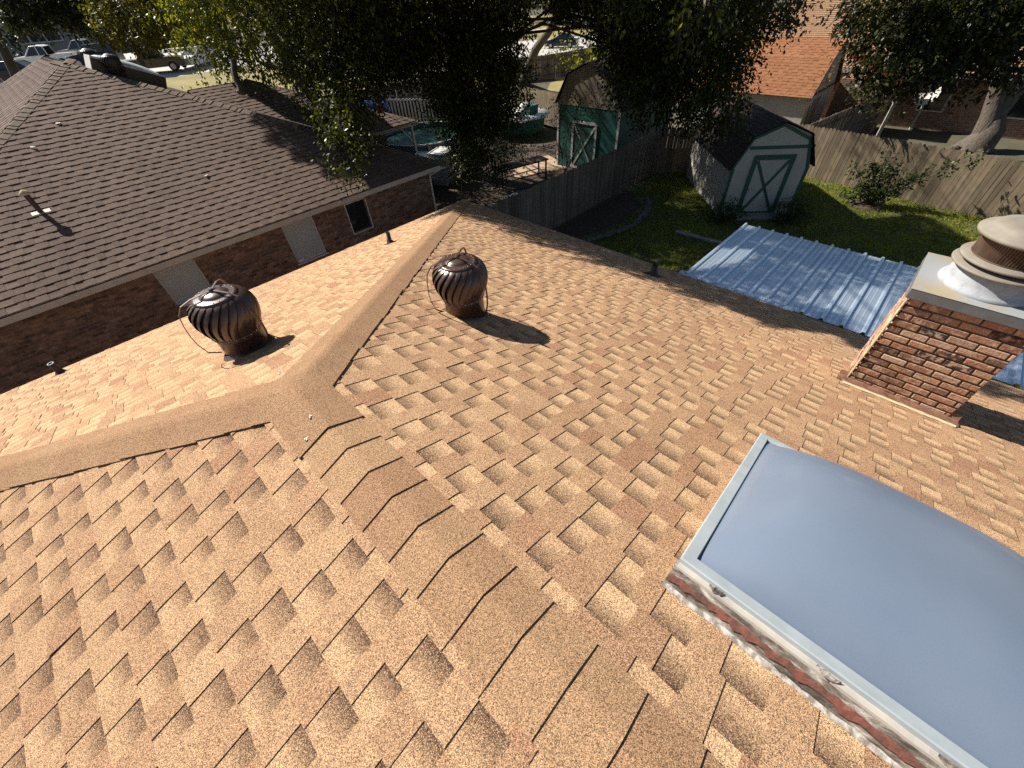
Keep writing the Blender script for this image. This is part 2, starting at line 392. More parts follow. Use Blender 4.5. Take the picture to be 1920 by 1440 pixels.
def shingles(mb, F, e, off, smax, lo, hi, tw=(.085, .165), cw=(.095, .16), bh=.0052, th=.0046, jit=.002, lightcut=True, redp=.12, s_start=.02, gradk=1.0, tcr=(.65, 1.1)):
    """courses of laminated shingles: a wedge strip per course plus raised tabs; F(a, s, h) maps roof coordinates to space"""
    k = 0
    s0 = off - e
    while s0 < smax:
        s1 = min(s0 + e, smax); a = max(s0, s_start)
        if s1 - a < .02: s0 += e; continue
        l0, l1, h0, h1 = lo(a), lo(s1), hi(a), hi(s1)
        x = min(l0, l1) - U(0, .4); end = max(h0, h1)
        rowtone = U(-.05, .05)
        def q(x0, x1, za, zb, cols, side=False):
            p0, p1 = min(max(x0, l0), h0), min(max(x1, l0), h0)
            r0, r1 = min(max(x0, l1), h1), min(max(x1, l1), h1)
            if p1 - p0 < 1e-4 and r1 - r0 < 1e-4: return
            j = U(-jit, jit)
            A, B, C_, D = F(p0, a, za), F(p1, a, za), F(r1, s1 + j, zb), F(r0, s1 + j, zb)
            mb.face([A, B, C_, D], cols=cols)
            cb = tuple(v * .8 for v in cols[2])
            if r1 - r0 > 1e-4: mb.face([D, C_, F(r1, s1 + j, -.002), F(r0, s1 + j, -.002)], c=(cb[0], .35, cb[2]))
            if side:
                for (t0, t1) in ((p0, r0), (p1, r1)):
                    mb.face([F(t0, a, za - th), F(t0, a, za), F(t1, s1 + j, zb), F(t1, s1 + j, zb - th)], c=(0, .75, .5))
        while x < end:
            t = U(*tw); c = U(*cw)
            if R() < .06: t *= 1.9
            hue = U(0, .5); tone = U(.0, .45) + rowtone
            if R() < redp: hue = U(.6, 1); tone *= .4
            lift = U(.0034, .0052) if R() > .03 else .009
            q(x, x + t, th * .9, bh + lift, [(tone, 0, hue)] * 4, True)
            tc = U(*tcr) if lightcut else U(.3, .6)
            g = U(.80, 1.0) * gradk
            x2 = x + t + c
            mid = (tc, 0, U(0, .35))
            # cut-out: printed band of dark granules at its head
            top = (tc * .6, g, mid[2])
            sm_ = a + (s1 - a) * U(.55, .9)
            p0, p1 = min(max(x + t, l0), h0), min(max(x2, l0), h0); f = (sm_ - a) / (s1 - a)
            lm, hm = l0 + (l1 - l0) * f, h0 + (h1 - h0) * f
            m0, m1 = min(max(x + t, lm), hm), min(max(x2, lm), hm)
            r0, r1 = min(max(x + t, l1), h1), min(max(x2, l1), h1)
            if p1 - p0 > 1e-4 or r1 - r0 > 1e-4:
                zm = bh * f
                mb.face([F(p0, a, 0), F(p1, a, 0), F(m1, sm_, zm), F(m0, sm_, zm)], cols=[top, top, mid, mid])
                mb.face([F(m0, sm_, zm), F(m1, sm_, zm), F(r1, s1, bh), F(r0, s1, bh)], cols=[mid] * 4)
                mb.face([F(r0, s1, bh), F(r1, s1, bh), F(r1, s1, -.002), F(r0, s1, -.002)], c=(mid[0] * .8, .35, mid[2]))
            x = x2
        s0 += e; k += 1

def Fright(a, s, h): return (s * CS + h * SN, a, -s * SN + h * CS)
def Fleft(a, s, h): return (-s * CS - h * SN, a, -s * SN + h * CS)
def Fend(a, s, h): return (a, s * CS + h * SN, -s * SN + h * CS)

def caps(mb, H, qa, na, qb, nb_, t0, t1, step, w=.185, h0=.0125, h1=.0202, crown=.001, redp=.2, jit=.006, tones=(.05, .55), dark=(0, .0)):
    """cap shingles bent over a ridge or hip line H(t); butts at the lower t of each piece; qa/qb run down the two slopes"""
    t = t0; i = 0
    prof = [1, .93, .5, .18, 0, .18, .5, .93, 1]
    while t < t1 - .01:
        te = min(t + step, t1); j = U(-jit, jit); wa, wb = w + U(-jit, jit), w + U(-jit, jit)
        tone = U(*tones); hue = U(0, .5)
        if R() < redp: hue = .6; tone = U(0, .25)
        rows = []
        for tt, hh, gr in ((t + j, h1, dark[1]), ((t + te) / 2, (h1 + h0) / 2 + .001, dark[1] * .6), (te + .03, h0, dark[0])):
            row = []
            for k, u in enumerate(prof):
                q, n, ww = (qa, na, wa) if k < 5 else (qb, nb_, wb)
                nn = n if 0 < k < 8 and k != 4 else (n if k != 4 else (na + nb_).normalized())
                row.append(H(tt) + q * (u * ww) + nn * (hh * (1 - .15 * u) + crown * max(0, .25 - u) / .25))
            rows.append(row)
        cl = (tone, 0, hue)
        mb.grid(rows, cl, True)
        low = [p - (na if k < 4 else nb_) * (h1 - h0 + .002) for k, p in enumerate(rows[0])]
        mb.grid([rows[0], low], (0, .95, .5), False)
        for side in (0, -1):
            n = na if side == 0 else nb_
            mb.grid([[r[side] for r in rows], [r[side] - n * (h1 + .004) for r in rows]], (0, .95, .5), False)
        t = te; i += 1

nR = Vector((P_, 0, 1)).normalized(); nL = Vector((-P_, 0, 1)).normalized(); nE = Vector((0, P_, 1)).normalized()

# our house
house = thing('brick_house', 'house whose tan shingle roof fills the foreground', 'house', (0, 0, G))
def W(o):                        # children are written in world coordinates
    o.matrix_parent_inverse = Matrix.Translation((0, 0, -G)); return o
YB = -10.0
mb = MB()
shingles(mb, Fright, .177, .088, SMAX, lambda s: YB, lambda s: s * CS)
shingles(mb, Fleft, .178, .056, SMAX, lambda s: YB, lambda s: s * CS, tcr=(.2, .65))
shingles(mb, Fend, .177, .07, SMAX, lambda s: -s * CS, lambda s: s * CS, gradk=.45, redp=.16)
# deck just under the shingles
d = -.012
for F, lo_, hi_ in ((Fright, lambda s: YB, lambda s: s * CS), (Fleft, lambda s: YB, lambda s: s * CS), (Fend, lambda s: -s * CS, lambda s: s * CS)):
    mb.face([F(lo_(0.05), .05, d), F(hi_(0.05), .05, d), F(hi_(SMAX), SMAX, d), F(lo_(SMAX), SMAX, d)], c=(.1, .8, .4))
roof = W(mb.build('roof', M['shingle'], house))
roof['label'] = 'tan laminated shingle roof with hips and a capped ridge'
mb = MB()
caps(mb, lambda t: Vector((0, t, 0)), nR.cross(Vector((0, 1, 0))) * -1 if (nR.cross(Vector((0, 1, 0)))).z > 0 else nR.cross(Vector((0, 1, 0))), nR,
     nL.cross(Vector((0, 1, 0))) * -1 if (nL.cross(Vector((0, 1, 0)))).z > 0 else nL.cross(Vector((0, 1, 0))), nL,
     -.4513 - .2002 * 47, -.4513 + .001, .2002, redp=.22, jit=.003)
rc = mb.build('ridge_cap', M['cap_shingle'], roof); rc['label'] = 'row of bent cap shingles along the ridge'
hd = Vector((1, 1, -P_)); hdl = Vector((-1, 1, -P_))
def perp(n, hdir, ref):
    q = n.cross(hdir).normalized()
    return q if q.dot(ref) > 0 else -q
tr = EAVE
mb = MB()   # hips: pieces lap uphill over downhill, so butts face down the hip
caps(mb, lambda t: hd * (tr - t) , perp(nR, hd, Vector((1, -1, 0))), nR, perp(nE, hd, Vector((-1, 1, 0))), nE, 0, tr - .02, .138, h0=.013, h1=.0225, crown=.004, redp=.05, jit=.007, w=.195, tones=(-.35, -.05))
caps(mb, lambda t: hdl * (tr - t), perp(nL, hdl, Vector((-1, -1, 0))), nL, perp(nE, hdl, Vector((1, 1, 0))), nE, 0, tr - .02, .138, h0=.013, h1=.0225, crown=.004, redp=.05, jit=.007, w=.195, tones=(-.35, -.05))
hc = mb.build('hip_cap', M['cap_shingle'], roof); hc['label'] = 'worn brown cap shingles along both hips'
# closing cap piece over the junction
mb = MB()
rows = []
for yy, hh in ((-.4513, .025), (-.30, .025), (-.12, .028), (.02, .030), (.16, .028)):
    row = []
    for u in (-.205, -.15, -.08, -.03, 0, .03, .08, .15, .205):
        x = u * CS; z = -abs(u) * SN
        if yy > 0: z = min(z, -max(abs(x), yy) * P_) if True else z
        row.append((x, yy, z + hh - abs(u) * .03))
    rows.append(row)
mb.grid(rows, (.12, .05, .4), True)
mb.grid([rows[0], [(x, y - .001, z - .014) for x, y, z in rows[0]]], (0, .95, .5), False)
for k in (0, -1): mb.grid([[r[k] for r in rows], [(r[k][0], r[k][1], r[k][2] - .016) for r in rows]], (0, .9, .5), False)
cc = mb.build('closing_cap', M['cap_shingle'], roof)
for (x, y, z) in ((-.03, -.30, .015), (-.105, -.395, -.020), (.03, .33, -.095)):
    mb = MB()
    for k in range(5):
        a = U(0, 6.3); r = U(0, .018)
        mb.box((x + r * math.cos(a), y + r * math.sin(a), z + .004), (U(.007, .02), U(.005, .010), U(.003, .006)), U(0, 3), bev=.002)
    W(mb.build('sealant_dab', M['sealant'], house))
# walls, fascia and soffit
EZ = -EAVE * P_
mb = MB()
wx = EAVE - .45
for x0, y0, x1, y1 in ((-wx, wx, wx, wx), (wx, wx, wx, YB + .3), (-wx, YB + .3, -wx, wx), (wx, YB + .3, -wx, YB + .3)):
    mb.face([(x0, y0, G), (x1, y1, G), (x1, y1, EZ - .05), (x0, y0, EZ - .05)])
mb.face([(wx, YB + .3, EZ - .05), (-wx, YB + .3, EZ - .05), (0, YB + .3, -.1)])
W(mb.build('wall', M['our_brick'], house))
for nm, A, B in (('x', (-EAVE, EAVE), (EAVE, EAVE)), ('r', (EAVE, EAVE), (EAVE, YB)), ('l', (-EAVE, YB), (-EAVE, EAVE))):
    mb = MB()
    A = Vector((*A, 0)); B = Vector((*B, 0)); dd = B - A; nn = Vector((dd.y, -dd.x, 0)).normalized()
    ctr = (A + B) / 2
    if nn.dot(Vector((ctr.x, ctr.y, 0))) < 0: nn = -nn
    mb.box((ctr.x - nn.x * .012, ctr.y - nn.y * .012, EZ - .085), (dd.length - .05, .02, .14), math.atan2(dd.y, dd.x))
    mb.box((ctr.x - nn.x * .24, ctr.y - nn.y * .24, EZ - .15), (dd.length - .5, .42, .012), math.atan2(dd.y, dd.x))
    W(mb.build('fascia', M['fascia'], house))

# chimney ------------------------------------------------------------------
cx0, cx1, cy0, cy1 = 4.50, 5.27, -3.40, -2.54
zt = -.595
mb = MB()
mb.box(((cx0 + cx1) / 2, (cy0 + cy1) / 2, (zt - 2.4) / 2 - .01), (cx1 - cx0 - .022, cy1 - cy0 - .022, zt + 2.4), c=(.5, 0, .5))
chim = W(mb.build('chimney', M['mortar'], house)); chim['label'] = 'square brick chimney near the right eave, with a metal crown and louvred flue cap'
mb = MB()
ch = .0764
def brickrow(p, d, L, nrm, row, z):
    x = 0; ln = .205
    first = .105 if row % 2 else .205
    x = 0; i = 0
    while x < L - .02:
        l = (first if i == 0 else ln); l = min(l, L - x)
        if L - x - l < .03: l = L - x
        t = R(); g = 1.0 if R() < .14 else (.25 if R() < .25 else 0)
        cpos = Vector(p) + Vector(d) * (x + l / 2) + Vector(nrm) * U(-.002, .004)
        sx = l - .014; hh = .060 + U(-.002, .002)
        ang = math.atan2(d[1], d[0])
        mb.box((cpos.x, cpos.y, z + hh / 2), (sx, .028, hh), ang + U(-.008, .008), c=(t, g, R()), bev=U(.004, .008))
        x += l; i += 1
for r in range(-14, 14):
    z = zt - (r + 1) * ch - 0.0 if False else zt - ch * (14 - r) + .008
    brickrow((cx0 + .008, cy1, 0), (0, -1, 0), cy1 - cy0, (-1, 0, 0), r, z)
    brickrow((cx0 + .03, cy1 - .008, 0), (1, 0, 0), cx1 - cx0 - .03, (0, 1, 0), r, z)
    brickrow((cx0 + .03, cy0 + .008, 0), (1, 0, 0), cx1 - cx0 - .03, (0, -1, 0), r, z)
    brickrow((cx1 - .008, cy1 - .03, 0), (0, -1, 0), cy1 - cy0 - .06, (1, 0, 0), r, z)
mb.build('brick_face', M['chimney_brick'], chim)
mb = MB(); o = .045
mb.box(((cx0 + cx1) / 2, (cy0 + cy1) / 2, zt + .05), (cx1 - cx0 + 2 * o - .004, cy1 - cy0 + 2 * o - .004, .094), bev=.006)
mb.build('crown_edge', M['crown_edge'], chim)
mb = MB()
n = 14; rows = []
X0, X1, Y0, Y1 = cx0 - o, cx1 + o, cy0 - o, cy1 + o
for i in range(n + 1):
    rows.append([(X0 + (X1 - X0) * i / n, Y0 + (Y1 - Y0) * j / n, zt + .099 + .012 * math.sin(math.pi * i / n) * math.sin(math.pi * j / n) + U(-.001, .001)) for j in range(n + 1)])
mb.grid(rows, smooth=True)
mb.build('crown_top', M['concrete_crown'], chim)
fc = ((cx0 + cx1) / 2 + .01, (cy0 + cy1) / 2 + .0, zt + .10)
mb = MB(); mb.lathe([(.345, .0), (.35, .012), (.335, .035), (.318, .05), (.312, .09), (.30, .15), (.285, .19)], fc, 56, cap=False)
mb.build('flue_collar', M['flue_paint'], chim)
mb = MB(); mb.lathe([(.26, .175), (.335, .178), (.352, .186), (.354, .197), (.34, .206), (.25, .214)], fc, 56, cap=False)
mb.build('flue_ring', M['flue_tan'], chim)
mb = MB(); mb.lathe([(.22, .238), (.30, .238), (.328, .242), (.332, .256), (.318, .266), (.25, .276)], fc, 56, cap=False)
mb.build('flue_ring', M['flue_tan'], chim)
mb = MB(); mb.lathe([(.215, .205), (.215, .26)], fc, 40, cap=False)
for k in range(84):
    a = 2 * math.pi * k / 84; r = .262
    mb.box((fc[0] + r * math.cos(a), fc[1] + r * math.sin(a), fc[2] + .362), (.004, .0135, .185), a + .5, c=(R(), 0, R()))
mb.lathe([(.235, .27), (.235, .455)], fc, 40, cap=False)
mb.lathe([(.266, .27), (.27, .276), (.266, .284)], fc, 40, cap=False); mb.lathe([(.266, .445), (.27, .45), (.266, .458)], fc, 40, cap=False)
mb.build('louvre_band', M['louver'], chim)
mb = MB(); mb.lathe([(.27, .448), (.322, .444), (.334, .452), (.336, .468), (.322, .482), (.262, .502), (.255, .512), (.25, .520), (.235, .532), (.16, .548), (.06, .556), (.004, .557)], fc, 56)
mb.build('cap_lid', M['flue_tan'], chim)
# flashing at the foot of the chimney: bent sheet lying on the roof
mb = MB()
def on(x, y, h): return Vector((x, y, -P_ * x)) + nR * h
pts = []
nseg = 22
rows = []
for i in range(nseg + 1):
    y = cy1 + .10 - (cy1 - cy0 + .17) * i / nseg; wv = .006 * math.sin(i * 1.7) + U(-.003, .003)
    rows.append([on(cx0 - .012, y, .095 + wv * .5), on(cx0 - .02, y, .045 + wv), on(cx0 - .035, y, .030 + wv), on(cx0 - .12 + wv, y, .026 + wv * .6), on(cx0 - .125 + wv, y, .012)])
mb.grid(rows, smooth=False)
mb.build('flashing', M['flashing'], chim)
mb = MB(); rows = []
for i in range(nseg + 1):
    y = cy1 + .04 - (cy1 - cy0 + .09) * i / nseg; k = U(.0, .014)
    rows.append([on(cx0 - .118 - k, y, .020), on(cx0 - .140 - k, y, .022), on(cx0 - .158 - U(.0, .02), y, .010)])
mb.grid(rows, smooth=True)
for i in range(26):
    z = -1.72 + (zt + 1.72) * i / 25
    mb.box((cx0 + .012 + U(-.004, .004), cy1 + .014, z + .022), (.05 + U(-.01, .012), .012, .06), U(-.1, .1), bev=.003)
mb.build('caulk_bead', M['caulk'], chim)

# vent pipes ---------------------------------------------------------------
def vent_pipe(px, py, pz, nrm, hgt, rad, mat, label):
    t = thing('vent_pipe', label, 'vent pipe', (px, py, pz), 0, 'plumbing vent pipes on the tan roof')
    mb = MB()
    mb.lathe([(rad, -.12), (rad, hgt), (rad * .78, hgt), (rad * .78, hgt - .06)], n=20, cap=False)
    mb.face([(rad * .78 * math.cos(k * .314), rad * .78 * math.sin(k * .314), hgt - .06) for k in range(20)])
    mb.build('pipe', mat, t)
    q = Vector((0, 0, 1)).rotation_difference(Vector(nrm)).to_matrix().to_4x4()
    mb = MB(); b = MB(); b.lathe([(rad * 1.9, .004), (rad * 1.75, .02), (rad * 1.25, .05), (rad * 1.03, .085)], n=20, cap=False)
    mb.v = [tuple(q @ Vector(v)) for v in b.v]; mb.f = b.f; mb.c = b.c; mb.sm = b.sm
    mb.box((0, 0, .006), (rad * 5.5, rad * 5.5, .006), M=q)
    mb.build('flashing_boot', mat, t)
    mb = MB(); mb.lathe([(rad * 1.02, hgt - .004), (rad * 1.02, hgt + .003), (rad * .78, hgt + .003), (rad * .78, hgt - .004)], n=20, cap=False)
    mb.build('rim', M['pipe_rim'] if mat is M['pipe'] else mat, t)
    return t
vent_pipe(-2.06, 6.53, -P_ * 6.53, nE, .21, .042, M['pipe'], 'short brown vent pipe with a pale rim at the far left eave')
vent_pipe(2.344, 3.372 * 1, -P_ * 3.372, nE, .0, .04, M['pipe_lead'], 'tmp') if False else None
vent_pipe(3.32, 4.74, -P_ * 4.74, nE, .21, .04, M['pipe_lead'], 'dark grey vent pipe at the eave in front of the small neighbouring window')
vent_pipe(6.26, .70, -P_ * 6.26, nR, .20, .055, M['pipe_lead'], 'black vent pipe by the right eave, beside the patio cover')

# turbine vents --------------------------------------------------------------
def turbine(label, loc, nrm, tilt=(0, 0), group='turbine vents on the tan roof', mat=None, spin=0, nf=22, rivets=True, name='turbine_vent'):
    mat = mat or M['turbine']
    t = thing(name, label, 'turbine vent', loc, 0, group)
    q = Vector((0, 0, 1)).rotation_difference(Vector(nrm)).to_matrix().to_4x4()
    T = Matrix.Rotation(tilt[0], 4, 'X') @ Matrix.Rotation(tilt[1], 4, 'Y')
    def tr_(b): b.v = [tuple(T @ Vector(v)) for v in b.v]; return b
    mb = MB(); b = MB(); b.lathe([(.30, .006), (.295, .014), (.235, .030), (.205, .07)], n=36, cap=False)
    mb.v = [tuple(q @ Vector(v)) for v in b.v]; mb.f = b.f; mb.c = b.c; mb.sm = b.sm
    mb.build('flashing_skirt', mat, t)
    mb = MB(); mb.lathe([(.19, -.12), (.19, .235), (.198, .24), (.198, .25), (.185, .25)], n=40, cap=False); tr_(mb).build('base_collar', mat, t)
    mb = MB(); mb.lathe([(.15, .262), (.203, .255), (.207, .262), (.203, .275), (.15, .28)], n=44, cap=False)
    tr_(mb).build('bottom_ring', mat, t)
    prof = [(.158, .598), (.200, .583), (.234, .552), (.256, .510), (.266, .460), (.262, .410), (.248, .358), (.226, .310), (.203, .270)]
    da = 2 * math.pi / nf
    fm = None
    for k in range(nf):
        if fm is None:
            mb = MB(); rows = []
            for i, (r, z) in enumerate(prof):
                f = i / (len(prof) - 1); a0 = -.68 * math.sin(f * math.pi * .5) ** 1.3
                open_ = math.sin(math.pi * min(1, f * 1.02)) ** .7
                row = []
                for j in range(6):
                    g = j / 5
                    aa = a0 + da * (1.32 * g); rr = r - .050 * open_ * (1 - g) ** 1.0 + .006 * open_ * math.sin(math.pi * g)
                    if j == 5: rr -= .008 * open_
                    row.append((rr * math.cos(aa), rr * math.sin(aa), z))
                rows.append(row)
            mb.grid(rows, smooth=True)
            tr_(MB()) ; fo = mb.build('fin', mat, t); fm = fo.data
        else:
            fo = bpy.data.objects.new('fin', fm); col.objects.link(fo); fo.parent = t
        fo.matrix_local = T @ Matrix.Rotation(k * da + spin, 4, 'Z')
    mb = MB(); mb.lathe([(.172, .592), (.174, .598), (.150, .604), (.118, .606), (.108, .607), (.102, .615), (.075, .628), (.035, .635), (.003, .636)], n=44)
    tr_(mb).build('top_cap', mat, t)
    if rivets:
        rm = None
        for k in range(nf):
            a = k * da + .1
            for r, z in ((.146, .604), (.209, .268)):
                if rm is None:
                    mb = MB(); mb.lathe([(.0052, -.002), (.0048, .0028), (.0025, .005)], (0, 0, 0), 6); ro = mb.build('rivet', M['rivet'], t); rm = ro.data
                else:
                    ro = bpy.data.objects.new('rivet', rm); col.objects.link(ro); ro.parent = t
                ro.location = (r * math.cos(a), r * math.sin(a), z)
    for k in range(3):
        a = spin + k * 2.094 + .5
        path = [(.205, .12), (.285, .17), (.312, .27), (.318, .36), (.310, .46), (.292, .55), (.245, .612), (.165, .636), (.08, .642), (.0, .644)]
        mb = MB(); pts = [(r * math.cos(a), r * math.sin(a), z) for r, z in path]
        rows = []; sx, sy = -math.sin(a), math.cos(a)
        for i, (x, y, z) in enumerate(pts):
            tx = Vector(pts[min(i + 1, 9)]) - Vector(pts[max(i - 1, 0)]); nn = tx.normalized().cross(Vector((sx, sy, 0)))
            p = Vector((x, y, z)); s_ = Vector((sx, sy, 0)) * .008
            rows.append([p - s_ + nn * .003, p + s_ + nn * .003, p + s_ - nn * .003, p - s_ - nn * .003])
        mb.grid(rows, smooth=False, closed=True)
        tr_(mb).build('bracket', mat, t)
    mb = MB(); mb.lathe([(.016, .63), (.016, .656), (.010, .660)], n=10); tr_(mb).build('bearing_cap', mat, t)
    return t
turbine('brown turbine vent on the left slope, its top shining in the sun', (.06, 1.62, -P_ * 1.62 - .03), nE, (0, 0), spin=.55)
turbine('brown turbine vent right of the hip, throwing a long shadow', (1.76, .56, -P_ * 1.76 - .05), nR, (0, 0), spin=.12)

# skylight -------------------------------------------------------------------
sk = thing('skylight', 'large blue grey domed skylight with an aluminium frame and peeling curb on the tan roof', 'skylight', (1.35, -2.9, -P_ * 1.35))
Minv = Matrix.Translation((-1.35, 2.9, P_ * 1.35))
def S(a, y, h):                  # a: distance in x, on the right slope
    p = Vector((a, y, -P_ * a)) + nR * h
    return p - Vector((1.35, -2.9, -P_ * 1.35))
xa, xb, ya, yb = .652, 2.075, -2.130, -3.66
def frame_ring(mb, o0, h0, o1, h1):
    A = [S(xa - o0, ya + o0, h0), S(xb + o0, ya + o0, h0), S(xb + o0, yb - o0, h0), S(xa - o0, yb - o0, h0)]
    B = [S(xa - o1, ya + o1, h1), S(xb + o1, ya + o1, h1), S(xb + o1, yb - o1, h1), S(xa - o1, yb - o1, h1)]
    for i in range(4): mb.face([A[i], A[(i + 1) % 4], B[(i + 1) % 4], B[i]])
# curb: ragged boards
mb = MB()
for (P0, P1, nr) in ((S(xa - .058, ya - .0, 0), S(xa - .058, yb, 0), 1),):
    ns = 60
    rows = []
    for i in range(ns + 1):
        f = i / ns; y = ya + .01 + (yb - ya) * f
        rg = U(-.006, .006)
        rows.append([S(xa - .066 + rg * .4, y + (0.01 if i == 0 else 0), .002), S(xa - .060 + rg * .5, y, .022 + rg * .4), S(xa - .053 + U(-.003, .003), y, .040 + U(-.004, .004)), S(xa - .044 + rg * .4, y, .064 + rg * .5), S(xa - .030, y, .086 + rg * .3), S(xa + .01, y, .090)])
    mb.grid(rows, smooth=False)
mb.box((0, 0, 0), (.001, .001, .001), M=Matrix.Translation(S(xa + .1, yb + .2, .02)))
mb.build('curb', M['peel'], sk)
mb = MB()
rows = []
for i in range(61):
    y = ya + .012 + (yb - ya) * i / 60; e_ = U(-.006, .006)
    rows.append([S(xa - .080 + e_ * .5, y, .006), S(xa - .077 + e_ * .5, y, .012), S(xa - .070 + e_ * .5, y, .015), S(xa - .063 + U(-.005, .003), y, .019)])
mb.grid(rows, smooth=False)
ws = mb.build('sealing_strip', M['white_strip'], sk)
mb = MB(); rows = []
for i in range(61):
    y = ya + .005 + (yb - ya) * i / 60; e_ = U(-.008, .008)
    rows.append([S(xa - .058 + e_ * .4, y, .036 + e_), S(xa - .060 + e_ * .4, y, .044 + e_), S(xa - .053 + e_ * .3, y, .058 + e_ * .6), S(xa - .044 + U(-.003, .002), y, .068 + U(-.006, .004))])
mb.grid(rows, smooth=False)
mb.build('bare_wood', M['weather_wood'], sk)
mb = MB()
for A, B in (((xa, ya - .012), (xb, ya - .012)), ((xb - .012, ya), (xb - .012, yb)), ((xa, yb + .012), (xb, yb + .012))):
    mb.face([S(*A, 0), S(*B, 0), S(*B, .10), S(*A, .10)])
mb.build('curb_board', M['putty'], sk)
mb = MB(); rows = []
for i in range(41):
    y = ya + .0 + (yb - ya) * i / 40; e_ = U(-.0015, .0015)
    rows.append([S(xa - .030, y, .082 + e_), S(xa - .030, y, .098 + e_), S(xa - .004, y, .103 + e_), S(xa - .002, y, .118)])
mb.grid(rows, smooth=False)
mb.build('retainer_flange', M['putty'], sk)
mb = MB()
frame_ring(mb, .006, .088, .006, .121); frame_ring(mb, .006, .121, .001, .126); frame_ring(mb, .001, .126, -.046, .126); frame_ring(mb, -.046, .126, -.050, .119); frame_ring(mb, -.050, .119, -.050, .10)
mb.build('frame', M['alu'], sk)
mb = MB(); n = 44; rows = []
for i in range(n + 1):
    row = []
    for j in range(n + 1):
        u = 2 * i / n - 1; v = 2 * j / n - 1
        u = math.copysign(abs(u) ** .85, u); v = math.copysign(abs(v) ** .85, v)
        h = (max(0, 1 - abs(u) ** 3.2) * max(0, 1 - abs(v) ** 3.2)) ** .72
        fl = .012
        row.append(S((xa + xb) / 2 + u * ((xb - xa) / 2 - .0485), (ya + yb) / 2 - v * ((ya - yb) / 2 - .0485), .108 + .255 * h))
    rows.append(row)
mb.grid(rows, smooth=True)
mb.build('dome', M['dome'], sk)
for (a, y) in ((xa - .013, ya - .13), (xa - .02, ya - .52), (xa - .016, ya - .86), (xa - .02, ya - 1.1)):
    mb = MB(); rows = []
    L = U(.05, .10)
    for i in range(7):
        f = i / 6; wv = .016 * math.sin(math.pi * f) + U(0, .006)
        rows.append([S(a - wv + U(-.003, .003), y - L * f, .104), S(a + .002, y - L * f, .109 + U(0, .008)), S(a + wv * .5, y - L * f, .106)])
    mb.grid(rows, smooth=False)
    mb.build('paint_flake', M['peel'], sk)

# patio cover -----------------------------------------------------------------
pc = thing('patio_cover', 'low corrugated metal patio cover below the right eave of the tan roof', 'patio cover', (8.8, -3.0, G))
ys0, ys1, xs0, xs1 = .52, -7.4, 7.33, 10.38
prof = []
y = ys0
while y > ys1:
    for dy, dz in ((0, 0), (.018, .042), (.056, .042), (.074, 0), (.13, 0), (.145, .007), (.165, 0), (.215, 0), (.23, .007), (.25, 0)):
        prof.append((y - dy, dz))
    y -= .305
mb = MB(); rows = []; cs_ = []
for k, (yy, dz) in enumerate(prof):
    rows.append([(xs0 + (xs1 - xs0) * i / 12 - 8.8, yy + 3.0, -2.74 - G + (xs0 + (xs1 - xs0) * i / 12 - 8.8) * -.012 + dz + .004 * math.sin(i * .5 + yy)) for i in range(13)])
    cs_.append(((.28, .95, .95, .22, .55, .62, .5, .5, .62, .5)[k % 10], 0, .5))  # rib tops lightened, rib feet darkened: reflected sky and shade painted in
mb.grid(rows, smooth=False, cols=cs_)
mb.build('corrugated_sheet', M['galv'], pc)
mb = MB(); rows = []
for i in range(40):
    yy = ys0 + .10 - i * .055; e_ = U(-.012, .012)
    rows.append([(xs0 - .07 - 8.8 + e_, yy + 3, -2.735 - G + U(-.01, .015)), (xs0 + .0 - 8.8, yy + 3, -2.695 - G + U(-.01, .012)), (xs0 + .07 - 8.8 + e_, yy + 3, -2.695 - G + e_)])
mb.grid(rows, smooth=False)
mb.build('edge_flashing', M['galv_edge'], pc)
for (x, yv) in ((xs1 - .1, ys0 - .15), (xs1 - .1, -3.4), (xs1 - .1, ys1 + .15)):
    mb = MB(); mb.box((x - 8.8, yv + 3, 1.1), (.09, .09, 2.2)); mb.build('post', M['white_trim'], pc)
mb = MB(); mb.box((xs1 - .1 - 8.8, (ys0 + ys1) / 2 + 3, 2.17), (.05, ys0 - ys1 - .2, .12)); mb.build('beam', M['white_trim'], pc)
for k in range(5):
    pass

# ------------------------------------------------------------------ neighbour's brown house
nb = thing('brown_roof_house', 'brick house with a dark brown hip roof, next door on the left', 'house', (1.6, 18, G))
def Wn(o): o.matrix_parent_inverse = Matrix.Translation((-1.6, -18, -G)); return o
EY, NZ = 10.33, -2.67
xl, xr, xm, ya_, yb_ = -5.75, 9.05, 1.55, 19.2, 25.1
za = NZ + P_ * (ya_ - EY)
run = ya_ - EY
def Fn(a, s, h): return (a, ya_ - s * CS - h * SN, za - s * SN + h * CS)
smx = run / CS
mb = MB()
kw = dict(tw=(.13, .26), cw=(.12, .24), bh=.017, th=.009, lightcut=False, redp=.25, gradk=.5)
shingles(mb, Fn, .228, .09, smx, lambda s: xm - (xm - xl) * s / smx, lambda s: xm + (xr - xm) * s / smx, **kw)
